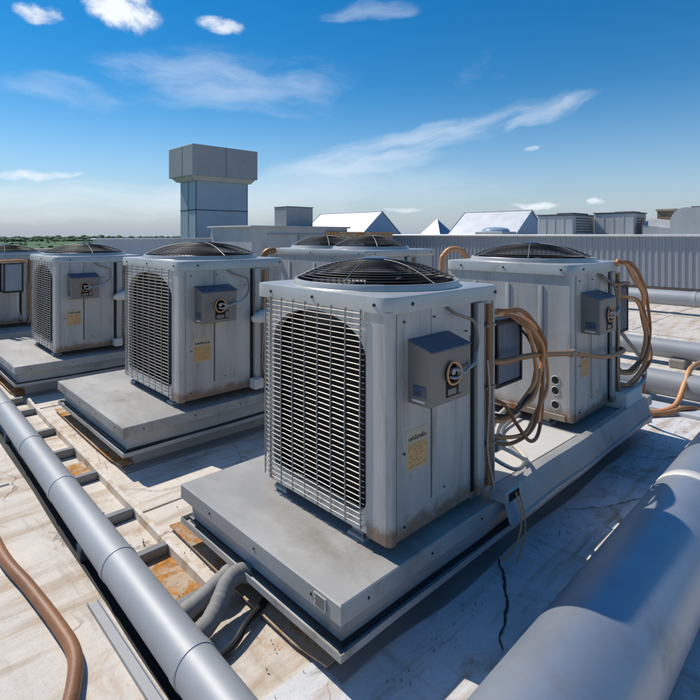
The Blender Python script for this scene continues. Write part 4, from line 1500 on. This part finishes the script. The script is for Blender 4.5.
# ------------------------------------------------------------------ pipes on the far right of the roof
def far_pipe(u, v0, v1, z, r, label, slope=0.0):
    t = thing('roof_pipe', label, 'pipe', (u, 0, 0), 'silver pipes crossing the roof behind the right unit')
    m3 = MB()
    m3.tube([(slope * q, q, z) for q in [v0 + (v1 - v0) * i / 10 for i in range(11)]], r, 28)
    m3.build('pipe_run', 'galv', t)
    for j in range(int(v0), int(v1) + 1):
        if j % 2 == 0:
            m3 = MB()
            m3.tube([(slope * (j - .03), j + 0.27, z), (slope * (j - .03), j + 0.275, z), (slope * j, j + 0.325, z), (slope * j, j + 0.33, z)], [r, r + 0.006, r + 0.006, r], 28)
            m3.build('joint_band', 'galv', t)
    for j in range(int(v0), int(v1) + 1, 2):
        m3 = MB()
        m3.box(-r * 1.5, r * 1.5, j - 0.55, j - 0.40, 0, z - r * 0.8, 0.01)
        m3.build('support', 'concrete', t)
    return t


far_pipe(4.92, -6, 2.55, 0.155, 0.105, 'nearest and lowest of the three silver pipes behind the right unit')
far_pipe(6.35, -6, 2.6, 0.17, 0.10, 'middle silver pipe of the three behind the right unit')
far_pipe(10.5, -8, 3.9, 0.28, 0.135, 'farthest silver pipe, closest to the ribbed wall on the right')
mb = MB()
mb.box(-0.05, 0.05, -6, 2.8, 0, 0.05, 0.004)
o = mb.build('roof_batten', 'flash')
o.location = (5.32, 0, 0.008)
tag(o, 'low pale batten on the roof just behind the nearest silver pipe', 'batten')
mb = MB()
mb.box(-0.09, 0.09, -6, 2.9, 0, 0.03, 0.004)
o = mb.build('roof_batten', 'wallpale')
o.location = (4.66, 0, 0.006)
tag(o, 'flat pale strip on the roof in front of the nearest silver pipe', 'batten')

mb = MB()
hp = cr([(4.25, 1.25, 0.03), (4.40, 1.30, 0.026), (4.52, 1.22, 0.025), (4.66, 1.15, 0.065), (4.84, 1.13, 0.20), (5.0, 1.12, 0.30), (5.4, 1.08, 0.28), (5.8, 1.0, 0.12), (6.1, 0.8, 0.04), (6.5, 0.3, 0.03), (7, -0.5, 0.03)], 10)
mb.tube([p - Vector((4.5, 1.2, 0)) for p in hp], 0.021, 12)
o = mb.build('tan_hose', 'tan')
o.location = (4.5, 1.2, 0)
tag(o, 'tan hose climbing over the nearest silver pipe at the right edge', 'hose')
mb = MB()
hp = cr([(4.15, 1.38, 0.03), (4.32, 1.30, 0.028), (4.50, 1.18, 0.028), (4.66, 1.08, 0.055), (4.75, 0.98, 0.03), (4.60, 0.6, 0.028), (4.50, 0.2, 0.028), (4.4, -0.6, 0.028)], 10)
mb.tube([p - Vector((4.5, 1.2, 0)) for p in hp], 0.017, 12)
o = mb.build('tan_hose', 'copper')
o.location = (4.5, 1.2, 0.0)
tag(o, 'rusty hose lying flat on the roof at the right edge below the raised one', 'hose')

# ------------------------------------------------------------------ parapets and far roof
t = thing('parapet_wall', 'pale grey parapet with light coping behind the two left units', 'wall', (4.45, 14, 0))
m2 = MB()
m2.box(0, 9.45, 0, 0.3, -1.0, 1.27)
for i in range(1, 5):
    m2.box(i * 2.0, i * 2.0 + 0.03, -0.006, 0, -1.0, 1.27)
m2.build('wall', 'wallpale', t, smooth=0)
m2 = MB()
m2.box(-0.05, 9.45, -0.06, 0.36, 1.272, 1.315, 0.008)
m2.build('coping', 'coping', t)
t = thing('parapet_wall', 'lower parapet with tan coping in front of the green field at the left edge', 'wall', (-7, 13.2, 0))
m2 = MB()
m2.box(0, 11.4, 0, 0.3, -1.0, 1.04)
m2.build('wall', 'gableend', t, smooth=0)
m2 = MB()
m2.box(-0.05, 11.44, -0.06, 0.36, 1.042, 1.09, 0.008)
m2.build('coping', 'label', t)

t = thing('roof_building', 'long ribbed grey metal wall with white coping across the right background', 'wall', (13.9, -9, 0))
m2 = MB()
m2.box(0, 16, 0, 33, -11, 1.36)
m2.build('block', 'unitgrey', t, smooth=0)
m2 = MB()
y = 0.05
while y < 32.9:
    m2.box(-0.028, -0.001, y, y + 0.07, 0.16, 1.36, 0.010)
    y += 0.14
m2.box(-0.012, -0.001, 0, 33, 0.16, 1.36)
m2.build('ribbed_cladding', 'fascia', t)
m2 = MB()
m2.box(-0.10, 0.35, 0, 33, 1.361, 1.415, 0.01)
m2.build('coping', 'coping', t)
m2 = MB()
m2.box(-0.03, -0.0005, 0, 33, 0.0, 0.155)
m2.build('base_strip', 'darkbase', t, smooth=0)

# low penthouse with rust stains
t = thing('penthouse', 'low rust stained rooftop block between the tower and the first white gable', 'rooftop block', (7.6, 11.7, 0))
m2 = MB()
m2.box(0, 3.5, 0, 2.2, 0, 1.60)
m2.build('wall', 'rustwall', t, smooth=0)
m2 = MB()
m2.box(-0.08, 3.58, -0.08, 2.28, 1.602, 1.655, 0.008)
m2.build('coping', 'rustwall', t)
m2 = MB()
m2.box(3.502, 5.6, 0.05, 1.9, 0, 1.42)
m2.build('lean_to', 'rustwall', t, smooth=0)
m2 = MB()
m2.box(2.6, 5.66, -0.10, 1.96, 1.45, 1.50, 0.006)
m2.box(2.6, 5.6, -0.04, -0.001, 1.2, 1.449)
m2.build('rusty_gutter', 'rustpan', t, smooth=0)
m2 = MB()
m2.box(0.5, 3.5, -0.03, -0.001, 1.40, 1.44)
m2.box(1.55, 1.62, -0.05, -0.001, 0.2, 1.40)
m2.build('conduit_trim', 'fascia', t, smooth=0)
t = thing('vent_box', 'small plain grey metal vent box standing on the rust stained block', 'vent', (9.04, 12.1, 1.66))
m2 = MB()
m2.box(0, 1.0, 0, 0.6, 0, 0.56, 0.01)
m2.build('body', 'towercap', t)
m2 = MB()
m2.box(-0.02, 1.02, -0.02, 0.62, 0.562, 0.585, 0.004)
m2.box(0.5, 0.512, -0.004, 0, 0.0, 0.56)
m2.build('lid', 'fascia', t)

# tower
t = thing('vent_tower', 'tall blue grey panelled chimney tower with a wider square cap', 'tower', (8.09, 15.8, 0))
m2 = MB()
m2.box(0, 2.0, 0, 1.1, -1, 3.2)
m2.build('shaft', 'tower', t, smooth=0)
m2 = MB()
for z in (2.22,):
    m2.box(-0.008, 2.008, -0.008, 1.108, z, z + 0.03)
m2.box(0.0, 0.025, -0.008, -0.001, -1, 3.2)
m2.box(1.975, 2.0, -0.008, -0.001, -1, 3.2)
m2.box(-0.008, -0.001, 0.5, 0.52, -1, 3.2)
m2.build('panel_joints', 'joint', t, smooth=0)
m2 = MB()
m2.box(-0.26, 2.22, -0.30, 1.45, 3.35, 4.36, 0.01)
cap = m2.build('cap', 'towercap', t)
m2 = MB()
m2.loops([[(x, y, z) for (x, y) in ((-q, -q), (2.0 + q * .8, -q), (2.0 + q * .8, 1.1 + q), (-q, 1.1 + q))] for (q, z) in ((0.02, 3.20), (0.10, 3.21), (0.22, 3.349), (0.0, 3.349))], cap0=True)
m2.build('soffit', 'rustwall', cap)
m2 = MB()
m2.box(0.95, 0.965, -0.305, -0.301, 3.36, 4.35)
m2.box(-0.265, -0.261, 0.42, 0.435, 3.36, 4.35)
m2.build('cap_joints', 'joint', cap, smooth=0)


# gables beyond the ribbed wall
def gable(u, v0, v1, hw, z0, z1, label, group):
    t = thing('gable_skylight', label, 'roof gable', (u, v0, z0), group)
    h = z1 - z0
    m3 = MB()
    m3.loops([[(-hw, 0, 0), (0, 0, h), (hw, 0, 0)], [(-hw, v1 - v0, 0), (0, v1 - v0, h), (hw, v1 - v0, 0)]], closed=False)
    nr = int((v1 - v0) / 0.4)
    for i in range(nr + 1):
        y = (v1 - v0) * i / nr
        if i in (0, nr):
            for sg in (-1, 1):
                m3.tube([(sg * hw, y, 0.01), (0, y, h + 0.01)], 0.02, 4)
    m3.tube([(0, 0, h + 0.012), (0, v1 - v0, h + 0.012)], 0.03, 6)
    m3.build('roof', 'gable', t, smooth=20)
    for y in (0.03, v1 - v0 - 0.03):
        m3 = MB()
        m3.bm.faces.new([m3.bm.verts.new(p) for p in ((-hw + .02, y, 0), (hw - .02, y, 0), (0, y, h - .02))])
        m3.build('gable_end', 'gableend', t, smooth=0)
    return t


GG = 'white gabled roof lights'
gable(17.8, 16.36, 20.8, 1.42, 1.37, 2.50, 'white gabled roof light with blue shaded end, nearest the tower', GG)
gable(19.05, 9.58, 12.66, 1.35, 1.37, 2.36, 'longer looking white gabled roof light right of the small blue pyramid', GG)
o = MB()
V = [o.bm.verts.new(p) for p in ((-.6, -.6, 0), (.6, -.6, 0), (.6, .6, 0), (-.6, .6, 0), (0, 0, 0.77))]
for a, b in ((0, 1), (1, 2), (2, 3), (3, 0)):
    o.bm.faces.new((V[a], V[b], V[4]))
o.bm.faces.new((V[3], V[2], V[1], V[0]))
o = o.build('pyramid_skylight', 'gableend', smooth=0)
o.location = (19.4, 14.4, 1.37)
tag(o, 'small dark blue pyramid skylight between the two white gables', 'skylight')
t = thing('dome_skylight', 'low blue grey dome skylight in front of the right white gable', 'skylight', (15.3, 8.98, 1.37))
m2 = MB()
m2.box(-0.45, 0.45, -0.5, 0.5, 0, 0.14, 0.01)
m2.build('frame', 'unitgrey', t)
m2 = MB()
m2.loops([[(0.42 * cos(a) * q, 0.47 * sin(a) * q, z) for a in [2 * pi * i / 24 for i in range(24)]] for (q, z) in ((1, .141), (.95, .2), (.8, .25), (.5, .28), (.1, .29))], cap1=True)
m2.build('dome', 'dome', t)


def roof_box(u0, u1, v0, v1, z1, label, dark):
    t = thing('rooftop_unit', label, 'rooftop unit', (u0, v0, 1.37), 'boxy units on the far roof')
    m3 = MB()
    m3.box(0, u1 - u0, 0, v1 - v0, 0, z1 - 1.37, 0.02)
    n_ = 4
    for i in range(1, n_):
        m3.box(-0.012, 0.0, (v1 - v0) * i / n_ - 0.012, (v1 - v0) * i / n_ + 0.012, 0, z1 - 1.37 - .02)
    m3.build('body', 'unitgrey', t)
    m3 = MB()
    m3.box(-0.03, u1 - u0 + .03, -0.03, v1 - v0 + .03, z1 - 1.368, z1 - 1.33, 0.005)
    m3.box(0.3, u1 - u0 - .3, 0.1, (v1 - v0) * .55, z1 - 1.329, z1 - 1.33 + dark)
    m3.build('lid', 'unitdark', t)
    m3 = MB()
    for i in range(6):
        m3.box(0.25, u1 - u0 - 0.25, -0.02, -0.001, 0.12 + i * 0.09, 0.16 + i * 0.09)
    m3.build('louvre', 'unitdark', t, smooth=0)


roof_box(17.08, 18.9, 7.18, 8.4, 2.06, 'left pale grey boxy unit with dark lid on the far roof, beside the white gable', 0.05)
roof_box(18.53, 19.8, 5.79, 7.05, 2.13, 'right pale grey boxy unit on the far roof, beside the brick chimney', 0.03)
t = thing('brick_chimney', 'short brown brick chimney on the far roof at right', 'chimney', (20.1, 5.2, 1.37))
m2 = MB()
m2.box(-0.3, 0.3, -0.25, 0.25, 0, 0.84)
m2.build('stack', 'brick', t, smooth=0)
m2 = MB()
m2.box(-0.34, 0.34, -0.29, 0.29, 0.841, 0.92, 0.01)
m2.build('crown', 'label', t)
t = thing('sloped_hood', 'low sloping tan and grey hood between the chimney and the curved unit', 'vent hood', (18.6, 4.75, 1.37))
m2 = MB()
m2.loops([[(0, 0, 0), (0, 0, 0.25), (0.8, 0, 0.5), (0.8, 0, 0)], [(0, 0.8, 0), (0, 0.8, 0.35), (0.8, 0.8, 0.6), (0.8, 0.8, 0)]], cap0=True, cap1=True)
m2.build('hood', 'rustwall', t, smooth=0)
t = thing('barrel_unit', 'grey unit with a curved top at the right edge of the far roof', 'rooftop unit', (18.0, 2.4, 1.37))
m2 = MB()
prof = [(2.2, 0), (2.2, 0.45)] + [(1.8 + 0.4 * cos(a), 0.42 + 0.44 * sin(a)) for a in [pi / 2 * i / 8 for i in range(1, 9)]] + [(0.0, 0.86), (0, 0)]
m2.loops([[(0, y, z) for y, z in prof], [(1.5, y, z) for y, z in prof]], cap0=True, cap1=True)
m2.build('body', 'unitgrey', t, smooth=40)
m2 = MB()
m2.box(0.2, 1.3, 0.2, 1.7, 0.861, 0.90, 0.01)
m2.build('lid', 'unitdark', t)

# loose grit gathered along the platform feet, the tray and the strip
mb = MB()
rnd = random.Random(11)
for i in range(350):
    c = rnd.random()
    if c < 0.30:
        x, y = 1.13 + rnd.gauss(0, 0.03), rnd.uniform(1.25, 2.3)
    elif c < 0.50:
        x, y = rnd.uniform(1.1, 4.0), 1.10 - abs(rnd.gauss(0, 0.05))
    elif c < 0.72:
        x, y = rnd.uniform(0.84, 0.99), rnd.choice((1.86, 2.22, 2.62, 3.16, 3.62)) + abs(rnd.gauss(0, 0.07))
    elif c < 0.85:
        x, y = 1.10 + rnd.gauss(0, 0.05), rnd.uniform(3.1, 4.4)
    else:
        x, y = rnd.uniform(0.9, 2.5), rnd.uniform(1.0, 3.0)
        if 1.0 < x < 4 and 1.1 < y < 2.25:
            x = 1.06 + rnd.gauss(0, 0.04)
    r = abs(rnd.gauss(0.001, 0.0012)) + 0.0007
    z = 0.012
    P = [(x + r * rnd.uniform(.6, 1.2) * cos(2 * pi * k / 5), y + r * rnd.uniform(.6, 1.2) * sin(2 * pi * k / 5), z - 0.006) for k in range(5)]
    Q = [(x + .6 * r * cos(2 * pi * k / 5 + .4), y + .6 * r * sin(2 * pi * k / 5 + .4), z + r * 0.8) for k in range(5)]
    mb.loops([P, Q], cap1=True)
o = mb.build('roof_grit', 'concrete', smooth=0)
tag(o, 'scattered dark grit lying along the platform feet and cable tray', 'grit', kind='stuff')
